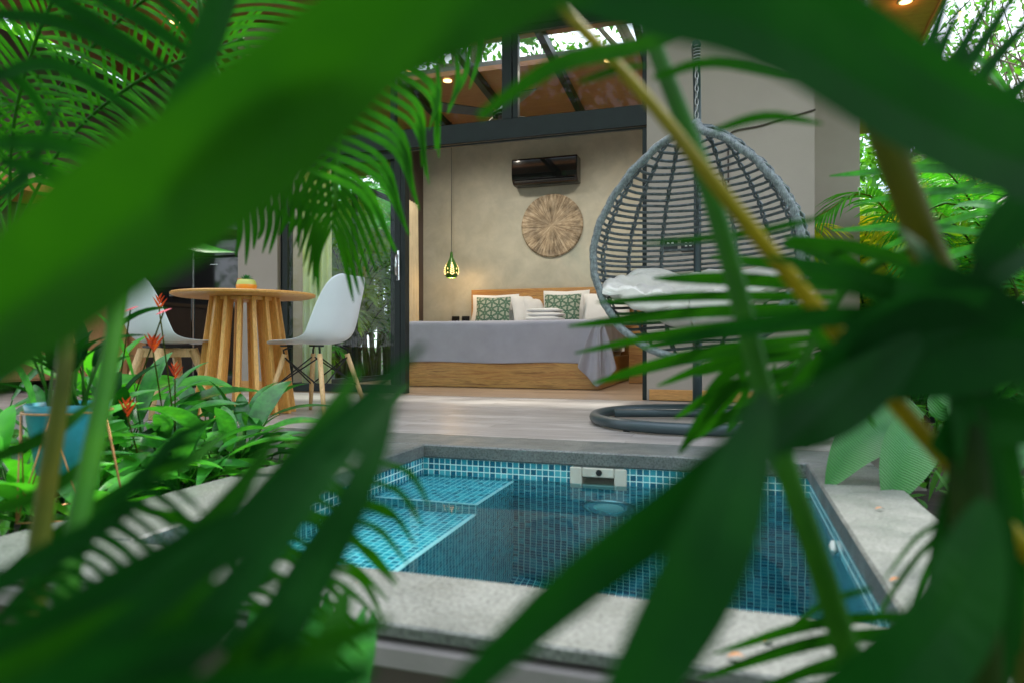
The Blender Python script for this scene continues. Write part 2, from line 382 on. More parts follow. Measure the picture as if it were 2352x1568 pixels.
        for k in mods:
            if k[0] == 'sub': q = o.modifiers.new('s', 'SUBSURF'); q.levels = q.render_levels = k[1]
            if k[0] == 'solid': q = o.modifiers.new('t', 'SOLIDIFY'); q.thickness = k[1]; q.offset = 0
            if k[0] == 'bevel': q = o.modifiers.new('b', 'BEVEL'); q.width = k[1]; q.segments = 2; q.limit_method = 'ANGLE'
        return o
def thing(name, label, cat, loc=(0, 0, 0), group=None):
    o = bpy.data.objects.new(name, None); C.objects.link(o); o.location = loc; o.empty_display_size = .1
    o['label'] = label; o['category'] = cat
    if group: o['group'] = group
    return o
def tag(o, label, cat, group=None):
    o['label'] = label; o['category'] = cat
    if group: o['group'] = group
    return o
def struct(o): o['kind'] = 'structure'; return o
def stuff(o, label, cat): o['kind'] = 'stuff'; return tag(o, label, cat)
def curve(pts, n):
    """smooth Catmull-Rom through pts"""
    pts = [Vector(p) for p in pts]; q = [pts[0]*2-pts[1]]+pts+[pts[-1]*2-pts[-2]]; out_ = []
    for i in range(n+1):
        t = i/n*(len(pts)-1); k = min(int(t), len(pts)-2); u = t-k
        a, b, c, d = q[k:k+4]
        out_.append(.5*((2*b)+(c-a)*u+(2*a-5*b+4*c-d)*u*u+(3*b-a-3*c+d)*u**3))
    return out_

# ================================================================= SETTING
PX0, PX1, PY0, PY1 = -1.26, .26, 1.17, 2.69      # pool opening
OX0, OX1, OY0, OY1 = -1.56, .49, .945, 3.0       # outer edge of the coping
GZ = -.34
b = MB(); S = 150
b.add([(-S,-S,GZ),(S,-S,GZ),(S,S,GZ),(-S,S,GZ),(OX0+.05,OY0+.05,GZ),(OX1-.05,OY0+.05,GZ),(OX1-.05,OY1-.05,GZ),(OX0+.05,OY1-.05,GZ)],
      [(0,1,5,4),(1,2,6,5),(2,3,7,6),(3,0,4,7)])
o = struct(b.build('ground', 'soil'))
b = MB(); b.box((-6.6, OY1+.002, -.30), (.72, 5.26, 0)); struct(b.build('deck', 'deck_planks', local=True))
# raised planting soil
b = MB(); rnd = random.Random(3)
def soil(x0, x1, y0, y1, z, n=14):
    P = [[Vector((x0+(x1-x0)*i/n, y0+(y1-y0)*j/n, z+.04*noise.noise(Vector((i*.7+x0, j*.7, 2))))) for i in range(n+1)] for j in range(n+1)]
    return MB().grid(P)
struct(soil(-6.5, OX0-.003, .2, OY1-.003, -.16).build('planting_bed', 'soil', smooth=True))
struct(soil(OX1+.003, 4.5, .9, 5.2, -.14).build('planting_bed', 'soil', smooth=True))

# ---- pool
pool = thing('plunge_pool', 'small square plunge pool tiled in blue mosaic with grey concrete coping', 'pool', ((PX0+PX1)/2, (PY0+PY1)/2, 0))
b = MB()
e = .006
b.box((OX0, PY1, -.058), (OX1, OY1, .0), e); pf = [(OY0+.004, 0), (OY0, -.004), (OY0, -.020), (PY0-.04, -.020), (PY0-.04, -.058), (PY0, -.058), (PY0, -.004), (PY0-.004, 0)]; nn_ = len(pf)
b.add([(x_, y_, z_) for x_ in (OX0, OX1) for y_, z_ in pf], [(i, (i+1) % nn_, nn_+(i+1) % nn_, nn_+i) for i in range(nn_)]+[tuple(range(nn_))[::-1], tuple(range(nn_, 2*nn_))])
b.box((OX0, PY0+.0015, -.058), (PX0, PY1-.0015, 0), e); b.box((PX1, PY0+.0015, -.058), (OX1, PY1-.0015, 0), e)
b.build('coping', 'coping_concrete', pool)
D = -1.3; q = .012
b = MB(); x0, x1, y0, y1 = PX0-q, PX1+q, PY0-q, PY1+q
SKX0, SKX1, SKZ0, SKZ1 = -.605, -.405, -.205, -.062    # skimmer recess in the far wall
def inward(ax, c, lo, hi, zlo=D, ztop=-.0585):
    if ax == 'Y': return [(lo, c, zlo), (hi, c, zlo), (hi, c, ztop), (lo, c, ztop)]
    return [(c, lo, zlo), (c, hi, zlo), (c, hi, ztop), (c, lo, ztop)]
b.add(inward('Y', y1, x0, SKX0), [(0,1,2,3)]); b.add(inward('Y', y1, SKX1, x1), [(0,1,2,3)]); b.add(inward('Y', y1, SKX0, SKX1, D, SKZ0), [(0,1,2,3)])
b.add(inward('Y', y0, x0, x1), [(3,2,1,0)])
b.add(inward('X', x0, y0, y1), [(0,1,2,3)]); b.add(inward('X', x1, y0, y1), [(3,2,1,0)])
b.add([(x0,y0,D),(x1,y0,D),(x1,y1,D),(x0,y1,D)], [(0,1,2,3)])
b.build('tiled_basin', 'mosaic', pool)
BX = -.86; BY = 2.27
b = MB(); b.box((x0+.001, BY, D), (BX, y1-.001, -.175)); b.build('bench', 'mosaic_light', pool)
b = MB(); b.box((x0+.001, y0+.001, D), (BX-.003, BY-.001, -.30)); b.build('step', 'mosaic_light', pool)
b = MB(); t_ = .012
b.box((x0+.002, BY-t_*.3, -.1745), (BX+.002, BY+t_, -.171)); b.box((BX-t_, BY, -.1745), (BX+.003, y1-.002, -.1705)); b.box((BX-t_-.003, y0+.002, -.2995), (BX+.001, BY-.002, -.296))
b.build('edge_trim', 'pool_white', pool)
b = MB(); b.box((OX0+.03, OY0+.02, -.030), (OX1-.03, PY0-.045, -.0205)); b.build('shadow_gap', 'dark_wall', pool)
b = MB(); b.box((OX0-.02, OY0-.010, -.066), (OX1+.02, OY0+.06, -.0305), .004); b.build('curb_band', 'curb', pool)
b = MB(); b.box((OX0+.02, OY0+.062, -.4), (OX1-.02, PY0-.046, -.0305)); b.box((OX0+.02, OY0+.03, -.4), (OX1-.02, OY0+.061, -.0665))
b.box((OX0+.02, PY0-.029, -.4), (PX0-.02, OY1-.03, -.0585)); b.box((PX1+.02, PY0-.029, -.4), (OX1-.02, OY1-.03, -.0585))
b.build('pool_wall', 'dark_wall', pool)
# white skimmer frame with mouth
b = MB(); yf = y1-.014
b.box((SKX0-.014, yf, -.205), (SKX0+.035, y1-.0005, -.062), .004); b.box((SKX1-.035, yf, -.205), (SKX1+.014, y1-.0005, -.062), .004)
b.box((SKX0+.036, yf, -.100), (SKX1-.036, y1-.0005, -.062), .004); b.box((SKX0+.036, yf, -.205), (SKX1-.036, y1-.0005, -.150), .004)
sk = b.build('skimmer', 'skimmer_plastic', pool)
b = MB(); xm0, xm1 = SKX0+.034, SKX1-.034
b.add([(xm0,y1-.001,-.152),(xm1,y1-.001,-.152),(xm1,y1+.14,-.118),(xm0,y1+.14,-.118),(xm0,y1-.001,-.098),(xm1,y1-.001,-.098),(xm1,y1+.14,-.098),(xm0,y1+.14,-.098)],
      [(0,1,2,3),(4,7,6,5),(0,3,7,4),(1,5,6,2),(3,2,6,7)])
b.build('mouth', 'skimmer_plastic', sk)
b = MB(); b.lathe([(.0125, 0), (.0125, .003), (.007, .0035), (.007, .001), (0, .001)], ((SKX0+SKX1)/2+.005, yf, -.080), 20, 'Y'); b.build('plug', 'black_satin', sk)
# underwater lamp on the far wall
b = MB(); lc = (-.46, y1-.002, -.47)
b.lathe([(.105, 0), (.105, .02), (.085, .03), (.08, .02), (.07, .018)], lc, 40, 'Y'); lt = b.build('pool_light', 'steel', pool, True)
b = MB(); b.lathe([(.069, .012), (.05, .024), (0, .030)], lc, 40, 'Y'); b.build('lens', 'pool_white', lt, True)
for (yy, zz) in ((2.05, -.135), (1.35, -.14), (2.0, -.55)):
    b = MB(); b.lathe([(.028, 0), (.028, .008), (.016, .014), (.012, .008), (0, .008)], (x1-.0015, yy, zz), 20, 'X'); b.build('inlet', 'pool_white', pool, True)
b = MB(); P = [[Vector((x0+(x1-x0)*i/4, y0+(y1-y0)*j/4, -.128)) for i in range(5)] for j in range(5)]; b.grid(P)
wt = b.build('water', 'water'); struct(wt)

# ================================================================= HOUSE
FY = 5.33; BY_ = 8.5
Z0 = 3.5
def roofz(y): return Z0-.0875*(y-FY)
def slopebox(b, x0, x1, ya, yb, dz, th):
    za, zb = roofz(ya)+dz, roofz(yb)+dz
    return b.add([(x0,ya,za),(x1,ya,za),(x1,yb,zb),(x0,yb,zb),(x0,ya,za+th),(x1,ya,za+th),(x1,yb,zb+th),(x0,yb,zb+th)],
                 [(0,3,2,1),(4,5,6,7),(0,1,5,4),(1,2,6,5),(2,3,7,6),(3,0,4,7)])
house = thing('garden_villa', 'taupe garden villa with plywood ceiling, black steel frames and open sliding doors', 'house', (-1.7, 7, 0))
EY = 4.15
b = MB(); SK0, SK1 = 6.38, 6.90
slopebox(b, -6.6, 1.71, EY, SK0, 0, .05); slopebox(b, -6.6, 1.71, SK1, 9.7, 0, .05)
slopebox(b, .2, 1.71, SK0+.001, SK1-.001, 0, .05); slopebox(b, -6.6, -3.9, SK0+.001, SK1-.001, 0, .05)
b.build('plywood_ceiling', 'wood_ceiling', house)
b = MB(); slopebox(b, -6.65, 1.75, EY-.05, SK0-.01, .055, .05); slopebox(b, -6.65, 1.75, SK1+.01, 9.8, .055, .05); rfo = b.build('roof', 'roof_sheet', house)
b = MB(); slopebox(b, -3.89, .19, SK0+.002, SK1-.002, .03, .008); b.build('skylight', 'glass', rfo)
b = MB(); slopebox(b, -6.66, 1.75, EY-.03, EY-.004, -.03, .16); slopebox(b, 1.711, 1.745, EY, 9.7, -.03, .16); b.build('fascia', 'wood_base', rfo)
for xr in (-3.45, -2.62, -1.72, -.82):
    b = MB(); slopebox(b, xr-.035, xr+.035, FY+.12, BY_-.003, -.09, .087); b.build('rafter', 'black_metal', house)
b = MB(); b.box((-4.02, BY_, -.1), (.57, BY_+.15, 3.22)); b.build('back_wall', 'plaster', house)
b = MB(); b.box((-4.10, 8.13, -.1), (-4.0, BY_-.001, 3.22)); b.build('side_wall', 'dark_wall', house)
b = MB(); b.box((.42, FY+.151, -.1), (.565, BY_-.001, 3.22)); b.build('side_wall', 'taupe_wall', house)
b = MB(); b.box((-.62, FY, -.1), (.57, FY+.15, 3.485)); b.build('front_wall', 'taupe_wall', house)
b = MB(); b.box((.571, 6.3, -.1), (1.02, 8.6, 3.21)); b.build('front_wall', 'taupe_wall', house)
b = MB(); b.box((-.60, FY-.014, .002), (.571, FY-.0005, .085), .003); b.build('baseboard', 'wood_base', house)
b = MB(); b.box((-4.48, 5.40, -.1), (-4.035, 6.3, 3.41)); b.build('kitchen_pillar', 'taupe_wall', house)
b = MB(); b.box((-6.75, 6.18, -.1), (-4.481, 6.3, 3.41)); b.build('kitchen_wall', 'dark_wall', house)
b = MB(); b.box((-6.75, 3.4, -.1), (-6.60, 6.179, 3.42)); b.build('kitchen_wall', 'dark_wall', house)
b = MB(); b.box((-4.47, 5.386, .002), (-4.04, 5.3995, .085), .003); b.build('baseboard', 'wood_base', house)
b = MB(); b.box((-4.10, FY+.001, -.1), (.57, BY_-.001, -.004)); b.build('bedroom_floor', 'floor_planks', house, local=True)
b = MB(); b.box((-4.6, 5.262, -.1), (1.4, FY-.001, -.006)); b.build('threshold', 'black_metal', house)
b = MB(); b.box((-6.6, 5.262, -.1), (-4.601, 6.179, -.003)); b.build('kitchen_floor', 'deck_planks', house)
# steel frame of the facade
b = MB()
b.box((-4.0, FY+.0, 2.13), (-.622, FY+.10, 2.28), .004)
for k, zz in enumerate((2.115, 2.098)): b.box((-4.0, FY-.012+k*.035, zz), (-.622, FY+.012+k*.035, zz+.0145))
b.box((-4.0, FY+.002, 3.03), (-.622, FY+.09, 3.16)); b.box((-4.0, FY+.01, 2.98), (-.622, FY+.05, 3.027))
b.build('steel_beam', 'frame_metal', house)
def xat(px, Y=FY): return WY(px, 790, Y).x
for (xa, xb, za, zb) in ((-.655, -.622, 0, 2.097), (-.655, -.622, 2.282, 2.979), (xat(1152), xat(1174), 2.282, 2.979), (xat(1176), xat(1188), 2.282, 2.979), (-2.83, -2.79, 2.282, 2.979)):
    b = MB(); b.box((xa, FY+.012, za), (xb, FY+.075, zb), .003); b.build('mullion', 'frame_metal', house)
b = MB(); b.box((-4.0, FY+.04, 2.281), (-.656, FY+.046, 2.979)); b.build('clerestory_glass', 'glass', house)
# side glazing of the bedroom
b = MB()
for yy in (5.45, 6.75, 8.08): b.box((-4.06, yy, 0), (-4.01, yy+.05, 2.25))
b.box((-4.06, 5.501, 2.20), (-4.01, 6.749, 2.25)); b.box((-4.06, 6.801, 2.20), (-4.01, 8.079, 2.25)); b.box((-4.06, 5.501, 0), (-4.01, 6.749, .06)); b.box((-4.06, 6.801, 0), (-4.01, 8.079, .06))
sw = b.build('side_window', 'frame_metal', house)
b = MB(); b.box((-4.038, 5.505, .062), (-4.032, 8.075, 2.198)); b.build('glass', 'glass', sw)
# sliding doors parked at the left of the opening
def door(xa, xb, ya, label):
    t = thing('sliding_door', label, 'sliding door', ((xa+xb)/2, ya, 0), 'glass sliding doors parked left of the bed opening')
    b = MB(); f = .055
    b.box((xa, ya, .075), (xa+f, ya+.035, 2.095), .003); b.box((xb-f, ya, .075), (xb, ya+.035, 2.095), .003)
    b.box((xa, ya+.002, .004), (xb, ya+.033, .074)); b.box((xa+f+.001, ya+.002, 2.04), (xb-f-.001, ya+.033, 2.094)); b.build('frame', 'frame_metal', t)
    b = MB(); b.box((xa+f+.001, ya+.014, .075), (xb-f-.001, ya+.020, 2.039)); b.build('glass', 'glass', t)
    return t
d1 = door(xat(645), -2.74, FY+.02, 'outermost black framed glass sliding door, beside the right white chair')
d2 = door(xat(658, 5.40), -2.80, FY+.062, 'innermost black framed glass sliding door behind the first pane')
b = MB(); hx = -2.755
b.tube([(hx, FY+.018, 1.02), (hx, FY-.025, 1.03), (hx, FY-.03, 1.10), (hx, FY-.025, 1.19), (hx, FY+.018, 1.2)], .010, 8); b.box((hx-.014, FY+.004, .98), (hx+.014, FY+.019, 1.24), .003); b.build('handle', 'steel', d1, True)
b = MB(); b.box((-2.735, FY+.02, .004), (-2.69, FY+.10, 2.097)); b.build('mullion', 'frame_metal', house)
# curtains
def curtain(xy0, xy1, z0, z1, folds, amp, label, pinch=None, mat='curtain'):
    a, c = Vector(xy0), Vector(xy1); t = (c-a); nrm = Vector((-t.y, t.x)).normalized(); n = folds*8; P = []
    for j in range(13):
        u = j/12; z = z1+(z0-z1)*u; row = []
        for i in range(n+1):
            s_ = i/n; ss = s_ if pinch is None else s_*(1-pinch*(1-u)**.8)
            p = a+t*ss+nrm*amp*math.sin(s_*folds*2*math.pi+.5*math.sin(u*3))*(.6+.4*u)
            row.append(Vector((p.x, p.y, z)))
        P.append(row)
    o = MB().grid(P).build('curtain', mat, smooth=True, mods=(('solid', .003),)); tag(o, label, 'curtain'); return o
leafmat('sheer', (.60, .68, .62), .55, .9, .05, 5, (1, 1, 1))
curtain((-3.92, 5.62), (-3.60, 5.62), .03, 2.08, 5, .03, 'pale sheer curtain behind the glass door left of the right chair', None, 'sheer')
curtain((-3.90, 8.10), (-3.86, 7.62), .03, 2.24, 4, .035, 'cream curtain gathered at the left side of the bed', .25)
# sockets
def socket(c, label, grp=None, s=.06):
    b = MB(); b.box((c[0]-s, c[1]-.012, c[2]-s), (c[0]+s, c[1]-.0005, c[2]+s), .004)
    t = thing('wall_socket', label, 'socket', c, grp); b.build('plate', 'black_satin', t)
    sm = 'pool_white' if s < .054 else 'black_gloss'
    for dx in (-.024, .008): b = MB(); b.box((c[0]+dx, c[1]-.0145, c[2]-.012), (c[0]+dx+.016, c[1]-.0125, c[2]+.018)); b.build('switch', sm, t)
p = WY(1047, 733, BY_); socket((p.x, BY_, .745), 'black wall socket below the green pendant lamp, farther from the headboard', 'sockets on the bedroom wall', .055)
p = WY(1070, 733, BY_); socket((p.x, BY_, .745), 'black wall socket right beside the headboard', 'sockets on the bedroom wall', .055)
p = WY(1540, 563, FY); socket((p.x, FY, p.z), 'black switch plate seen through the egg chair, left of the pair', 'switch plates on the outside wall', .053)
p = WY(1581, 563, FY); socket((p.x, FY, p.z), 'black switch plate seen through the egg chair, nearer the pole', 'switch plates on the outside wall', .053)
# cable on the wall
pts = [WY(x, y, FY-.008) for x, y in ((1873, 252), (1840, 262), (1790, 276), (1745, 290), (1692, 300), (1676, 312), (1673, 345), (1673, 420))]
b = MB(); b.tube(curve(pts, 30), .007, 6); tag(b.build('wall_cable', 'dark_wall', smooth=True), 'dark cable running across the taupe outside wall above the egg chair', 'cable')

# ================================================================= BEDROOM
bx0, bx1, by0, by1 = -3.22, -1.19, 6.43, 8.42
bed = thing('bed', 'low teak platform bed with wooden headboard', 'bed', ((bx0+bx1)/2, (by0+by1)/2, 0))
b = MB(); b.box((bx0, by0, 0.0), (bx1, by0+.035, .30), .003); b.box((bx0, by0+.0355, 0), (bx0+.035, by1, .30), .003); b.box((bx1-.035, by0+.0355, 0), (bx1, by1, .30), .003)
b.build('platform', 'wood_teak', bed)
b = MB(); b.box((bx0+.036, by0+.036, .2), (bx1-.036, by1, .295)); b.build('slat_base', 'wood_pale', bed)
b = MB(); b.box((-3.27, 8.425, .0), (-1.0, 8.475, 1.14), .004); b.build('headboard', 'wood_teak', bed)
b = MB(); b.box((-1.08, 7.6, .0), (-.72, 8.42, .42), .004); b.build('side_drawer', 'wood_teak', bed)
b = MB(); b.box((bx0+.05, by0+.06, .296), (bx1-.05, by1-.01, .64), .05); mt_ = b.build('mattress', 'cotton_white', mods=(('sub', 2),), smooth=True); tag(mt_, 'white mattress under the grey blanket', 'mattress')
# blanket: a sheet draped over top, front and sides with a long corner fold
P = []; nx, ny = 72, 44
for j in range(ny+1):
    row = []; v_ = j/ny
    for i in range(nx+1):
        u = i/nx
        lx = (u*1.26-.13)*(bx1-bx0); s_ = v_*2.02-.42            # cloth coordinates; s_<0 hangs over the front
        wv = .014*math.sin(lx*9+1)*noise.noise(Vector((lx*1.5, s_*2, 5)))
        x = bx0+lx; y = by0+s_; z = .662
        over_x = max(0, x-bx1-.0, bx0-x); over_y = max(0, -s_+.0)
        if x > bx1+.012: x = bx1+.012+.012*math.sin(s_*16)*min(1, over_x*5); 
        if x < bx0-.012: x = bx0-.012
        if y < by0-.012: y = by0-.014-.022*math.sin(lx*6.5+.6)*min(1, over_y*4)**2*(.35+.65*abs(noise.noise(Vector((lx*2, 1, 1)))))
        drop = over_y if over_x == 0 else over_x*1.0
        if over_x > 0 and over_y > 0:
            drop = math.hypot(over_x*1.25, over_y*1.25)             # the corner hangs as a pointed fold
            k = over_y/(over_x+over_y+1e-6); ang = k*math.pi/2
            rr_ = .055+.05*math.sin(math.pi*k)*math.sin(k*9.0)
            cx, cy = (bx1 if lx > 1 else bx0), by0
            sg = 1 if lx > 1 else -1
            x = cx+sg*(rr_*math.cos(ang)+.0); y = cy-rr_*math.sin(ang)
        z -= min(drop, .64)
        z += wv if drop == 0 else .006*math.sin(lx*5)
        row.append(Vector((x, y, max(z, .02))))
    P.append(row)
bm_ = MB().grid(P); P2 = []
for j in range(17):
    s_ = j/16; row = []
    for i in range(25):
        a = i/24; low = .03+.30*abs(a-.52)**1.25*1.4
        z = .664+(low-.664)*s_; fl_ = s_**.7
        row.append(Vector((bx1-.17*fl_-.02+(.33*fl_+.03)*a, by0-.02-.035*fl_*(1+math.cos(a*4.2*math.pi))-.03*s_+(.16*max(0, a-.55)*fl_), z)))
    P2.append(row)
bm_.grid(P2)
bl = bm_.build('blanket', 'blanket', smooth=True, mods=(('solid', .008), ('sub', 1))); tag(bl, 'grey lilac blanket draped over the foot of the bed', 'blanket')
# pillows
def pillow(name, c, wd, ht, th, lean, rz, mat, label, grp):
    n = 14; F = []; Bk = []
    def pt(i, j, sg):
        u, v_ = i/n*2-1, j/n*2-1
        e_ = max(0, (1-abs(u)**2.6))*max(0, (1-abs(v_)**2.6))
        pin = 1-.07*(1-abs(u))*abs(v_)**2; pin2 = 1-.07*(1-abs(v_))*abs(u)**2
        wr = .006*noise.noise(Vector((u*3, v_*3, c[0]*7)))
        return Vector((u*wd/2*pin2, sg*(th/2*e_**.55+wr*e_), (v_*pin+1)*ht/2))
    rot = Matrix.Rotation(rz, 3, 'Z') @ Matrix.Rotation(lean, 3, 'X')
    b = MB(); b.grid([[Vector(pt(i, j, -1)) for i in range(n+1)] for j in range(n+1)]); b.grid([[Vector(pt(i, j, 1)) for i in range(n+1)][::-1] for j in range(n+1)])
    o = b.build(name, mat, smooth=True, local=True); o.location = c; o.rotation_euler = (rot.to_euler())
    tag(o, label, 'pillow', grp); return o
ZB = .655
pillow('pillow', (-2.92, 8.30, ZB), .64, .43, .16, R(-14), 0, 'cotton_white', 'white pillow standing behind the left green patterned cushion', 'white pillows on the bed')
pillow('pillow', (-2.46, 8.28, ZB), .36, .41, .15, R(-16), R(50), 'cotton_white', 'white pillow turned edgewise between the two green cushions, nearer one', 'white pillows on the bed')
pillow('pillow', (-2.33, 8.34, ZB), .34, .37, .13, R(-14), R(55), 'cotton_white', 'white pillow turned edgewise between the two green cushions, farther one', 'white pillows on the bed')
pillow('pillow', (-1.98, 8.32, ZB), .60, .46, .16, R(-12), 0, 'cotton_white', 'white pillow standing behind the right green patterned cushion', 'white pillows on the bed')
pillow('pillow', (-1.45, 8.22, ZB), .60, .42, .18, R(-18), 0, 'cotton_white', 'white pillow at the right end partly hidden by the egg chair', 'white pillows on the bed')
pillow('cushion', (-2.87, 8.10, ZB), .46, .385, .13, R(-16), R(3), 'lattice_fabric', 'green lattice patterned cushion at the left of the headboard', 'green patterned cushions')
pillow('cushion', (-1.98, 8.10, ZB), .47, .405, .13, R(-16), R(-2), 'lattice_fabric', 'green lattice patterned cushion behind the folded towels', 'green patterned cushions')
# folded towels
for k in range(4):
    c = Vector((-2.02+.008*(-1)**k, 7.55, .669+k*.047)); prof = []
    for i in range(24):
        a = 2*math.pi*i/24; ca, sa = math.cos(a), math.sin(a)
        prof.append(Vector((abs(ca)**.6*math.copysign(1, ca)*(.225-.010*k), 0, abs(sa)**.75*math.copysign(1, sa)*.0235)))
    rings = []
    for j in range(9):
        v_ = j/8*2-1; s_ = (1-abs(v_)**6*.12)
        rings.append([c+Vector((p.x*s_, v_*.13, p.z*s_+.004*noise.noise(Vector((p.x*12, v_*3, k*3))))) for p in prof])
    b = MB(); vs = [p for r_ in rings for p in r_]; fs = [(j*24+i, j*24+(i+1) % 24, (j+1)*24+(i+1) % 24, (j+1)*24+i) for j in range(8) for i in range(24)]
    fs += [tuple(range(24))[::-1], tuple(8*24+i for i in range(24))]; b.add(vs, fs)
    tag(b.build('towel', 'cotton_white', smooth=True), ['white folded towel at the bottom of the stack on the bed', 'white folded towel second from the bottom of the stack', 'white folded towel second from the top of the stack', 'white folded towel on top of the stack on the bed'][k], 'towel', 'folded towels on the bed')
# wall disc
p = WY(1267, 518, BY_-.03); b = MB(); b.lathe([(.405, 0), (.405, .018), (.39, .03), (.2, .022), (0, .024)], (0, 0, 0), 72, 'Y')
o = b.build('wall_disc', 'radial_wood', local=True); o.location = (p.x, BY_-.002, p.z); tag(o, 'round carved wooden disc with radial grooves hung on the bedroom wall', 'wall decoration')
# air conditioner
ax0, ax1, az0, az1 = WY(1187, 400, BY_).x, WY(1334, 400, BY_).x, 2.45, 2.78
ac = thing('air_conditioner', 'glossy black split air conditioner high on the bedroom wall', 'air conditioner', ((ax0+ax1)/2, BY_, az0))
prof = [(0, az1), (-.20, az1), (-.225, az1-.02), (-.235, az0+.13), (-.22, az0+.06), (-.17, az0+.01), (-.12, az0), (0, az0)]
b = MB(); vs = [Vector((x, BY_+p_[0]-.001, p_[1])) for x in (ax0, ax1) for p_ in prof]; n = len(prof)
b.add(vs, [(i, (i+1) % n, n+(i+1) % n, n+i) for i in range(n)]+[tuple(range(n))[::-1], tuple(range(n, 2*n))]); b.build('body', 'black_gloss', ac, mods=(('bevel', .012),))
b = MB(); b.bar((ax0+.04, BY_-.213, az0+.035), (ax1-.04, BY_-.213, az0+.035), .035, .012); b.build('vent_flap', 'black_satin', ac)
# pendant lamp
p = WY(1037, 618, 8.05); pl = thing('pendant_lamp', 'green pierced teardrop pendant lamp glowing beside the bed', 'pendant lamp', (p.x, p.y, 1.27))
def prad(z):   # z from the bottom
    P_ = [(0, .060), (.03, .082), (.07, .097), (.12, .092), (.17, .070), (.22, .040), (.26, .022), (.33, .015)]
    for (a, ra), (c, rc) in zip(P_, P_[1:]):
        if a <= z <= c: t = (z-a)/(c-a); return ra+(rc-ra)*t
    return .015
vs = []; zs = [i/20*.33 for i in range(21)]
b = MB(); b.lathe([(prad(z)-.004, z+1.27) for z in zs[::-1]]+[(prad(z), z+1.2705) for z in zs]+[(.0, 1.601)], (p.x, p.y, 0), 40); b.build('lamp_shade', 'lampshade_green', pl, True)
b = MB()   # pierced leaf openings: glowing inlays following the shade
def cut(az, z0, da, dz, wd):
    n = 6; row1, row2 = [], []
    for i in range(n+1):
        t = i/n; a = az+da*t; z = z0+dz*t; w_ = wd*math.sin(math.pi*t)*.5+.0004
        nx_, ny_ = -dz, da*prad(z0)
        l_ = math.hypot(nx_, ny_); nx_/=l_; ny_/=l_
        for row, sg in ((row1, 1), (row2, -1)):
            zz = z+sg*w_*ny_; aa = a+sg*w_*nx_/prad(z); r_ = prad(min(max(zz, 0), .33))+.0012
            row.append(Vector((p.x+r_*math.cos(aa), p.y+r_*math.sin(aa), 1.27+zz)))
    b.grid([row1, row2])
for k in range(5):
    az0_ = math.atan2(-p.y, -p.x)+k*2*math.pi/5+.1
    for j in range(5):
        z = .035+j*.026
        cut(az0_, z, .34-.04*j, .026, .0085); cut(az0_, z, -.34+.04*j, .026, .0085)
    cut(az0_, .168, 0, .026, .007); cut(az0_+.63, .05, 0, .02, .009); cut(az0_+.63, .10, 0, .02, .009)
b.build('pierced_pattern', 'lamp_glow', pl)
b = MB(); b.lathe([(.0, .0), (.015, .006), (.024, .03), (.015, .055), (0, .06)], (p.x, p.y, 1.285), 16); b.build('bulb', 'lamp_glow', pl, True)
b = MB(); b.tube([(p.x, p.y, 1.6), (p.x, p.y, roofz(8.05)-.004)], .004, 6); b.build('cord', 'black_satin', pl)
def point(loc, e, c=(1, .6, .25), r=.03, kind='POINT'):
    l = bpy.data.lights.new('lamp_light', kind)
    l.energy = e
    if kind == 'SPOT': l.spot_size = R(150); l.spot_blend = .7
    l.color = c; l.shadow_soft_size = r
    o = bpy.data.objects.new('lamp_light', l); C.objects.link(o); o.location = loc; return o
point((p.x, p.y, 1.255), 1.6, r=.02)
point((p.x+.13, p.y+.30, 1.33), .12, r=.015)  # extra light added beside the pendant, with no bulb of its own
# ceiling fan
fc = Vector((-2.02, 6.02, 2.56)); fan = thing('ceiling_fan', 'dark ceiling fan on a long rod below the plywood ceiling', 'fan', fc)
b = MB(); b.tube([(fc.x, fc.y, 2.60), (fc.x, fc.y, roofz(fc.y)-.002)], .012, 10); b.lathe([(.05, roofz(fc.y)-.07), (.055, roofz(fc.y)-.01)], (fc.x, fc.y, 0), 24); b.build('down_rod', 'black_metal', fan, True)
b = MB(); b.lathe([(.0, 2.50), (.06, 2.505), (.10, 2.53), (.10, 2.57), (.06, 2.60), (.02, 2.64), (0, 2.65)], (fc.x, fc.y, 0), 32); b.build('motor', 'black_gloss', fan, True)
for k in range(4):
    a = R(-52+90*k); dr = Vector((math.cos(a), math.sin(a), 0)); sd_ = Vector((-dr.y, dr.x, 0))
    L0 = [fc+dr*(.10+.56*t)+sd_*(.045+.025*t)+UP*(.018) for t in (0, .3, .6, 1)]; L1 = [fc+dr*(.10+.56*t)-sd_*(.045+.025*t)-UP*(.018) for t in (0, .3, .6, 1)]
    MB().grid([L0, L1]).build('blade', 'black_satin', fan, mods=(('solid', .008),))

# ================================================================= KITCHEN
fr = thing('refrigerator', 'tall black refrigerator behind the round wooden table', 'refrigerator', (-4.78, 5.8, 0))
b = MB(); b.box((-5.06, 5.50, .03), (-4.49, 6.17, 1.86), .006); b.build('cabinet', 'black_satin', fr)
b = MB(); b.box((-5.06, 5.455, .05), (-4.49, 5.498, 1.27), .006); b.build('door', 'black_gloss', fr)
b = MB(); b.box((-5.06, 5.455, 1.285), (-4.49, 5.498, 1.85), .006); b.build('door', 'black_gloss', fr)
b = MB(); b.box((-5.058, 5.448, .06), (-5.046, 5.4545, 1.84)); b.build('door_trim', 'steel', fr)
b = MB(); b.box((-4.85, 5.452, 1.20), (-4.76, 5.4545, 1.207)); b.build('badge', 'steel', fr)
ov = thing('wall_oven', 'black built-in oven tower left of the refrigerator', 'oven', (-5.4, 5.8, 0))
b = MB(); b.box((-5.70, 5.50, .03), (-5.07, 6.17, 2.0), .004); b.build('housing', 'black_satin', ov)
b = MB(); b.box((-5.66, 5.488, .45), (-5.11, 5.4995, 1.0), .004); b.build('oven_door', 'black_gloss', ov)
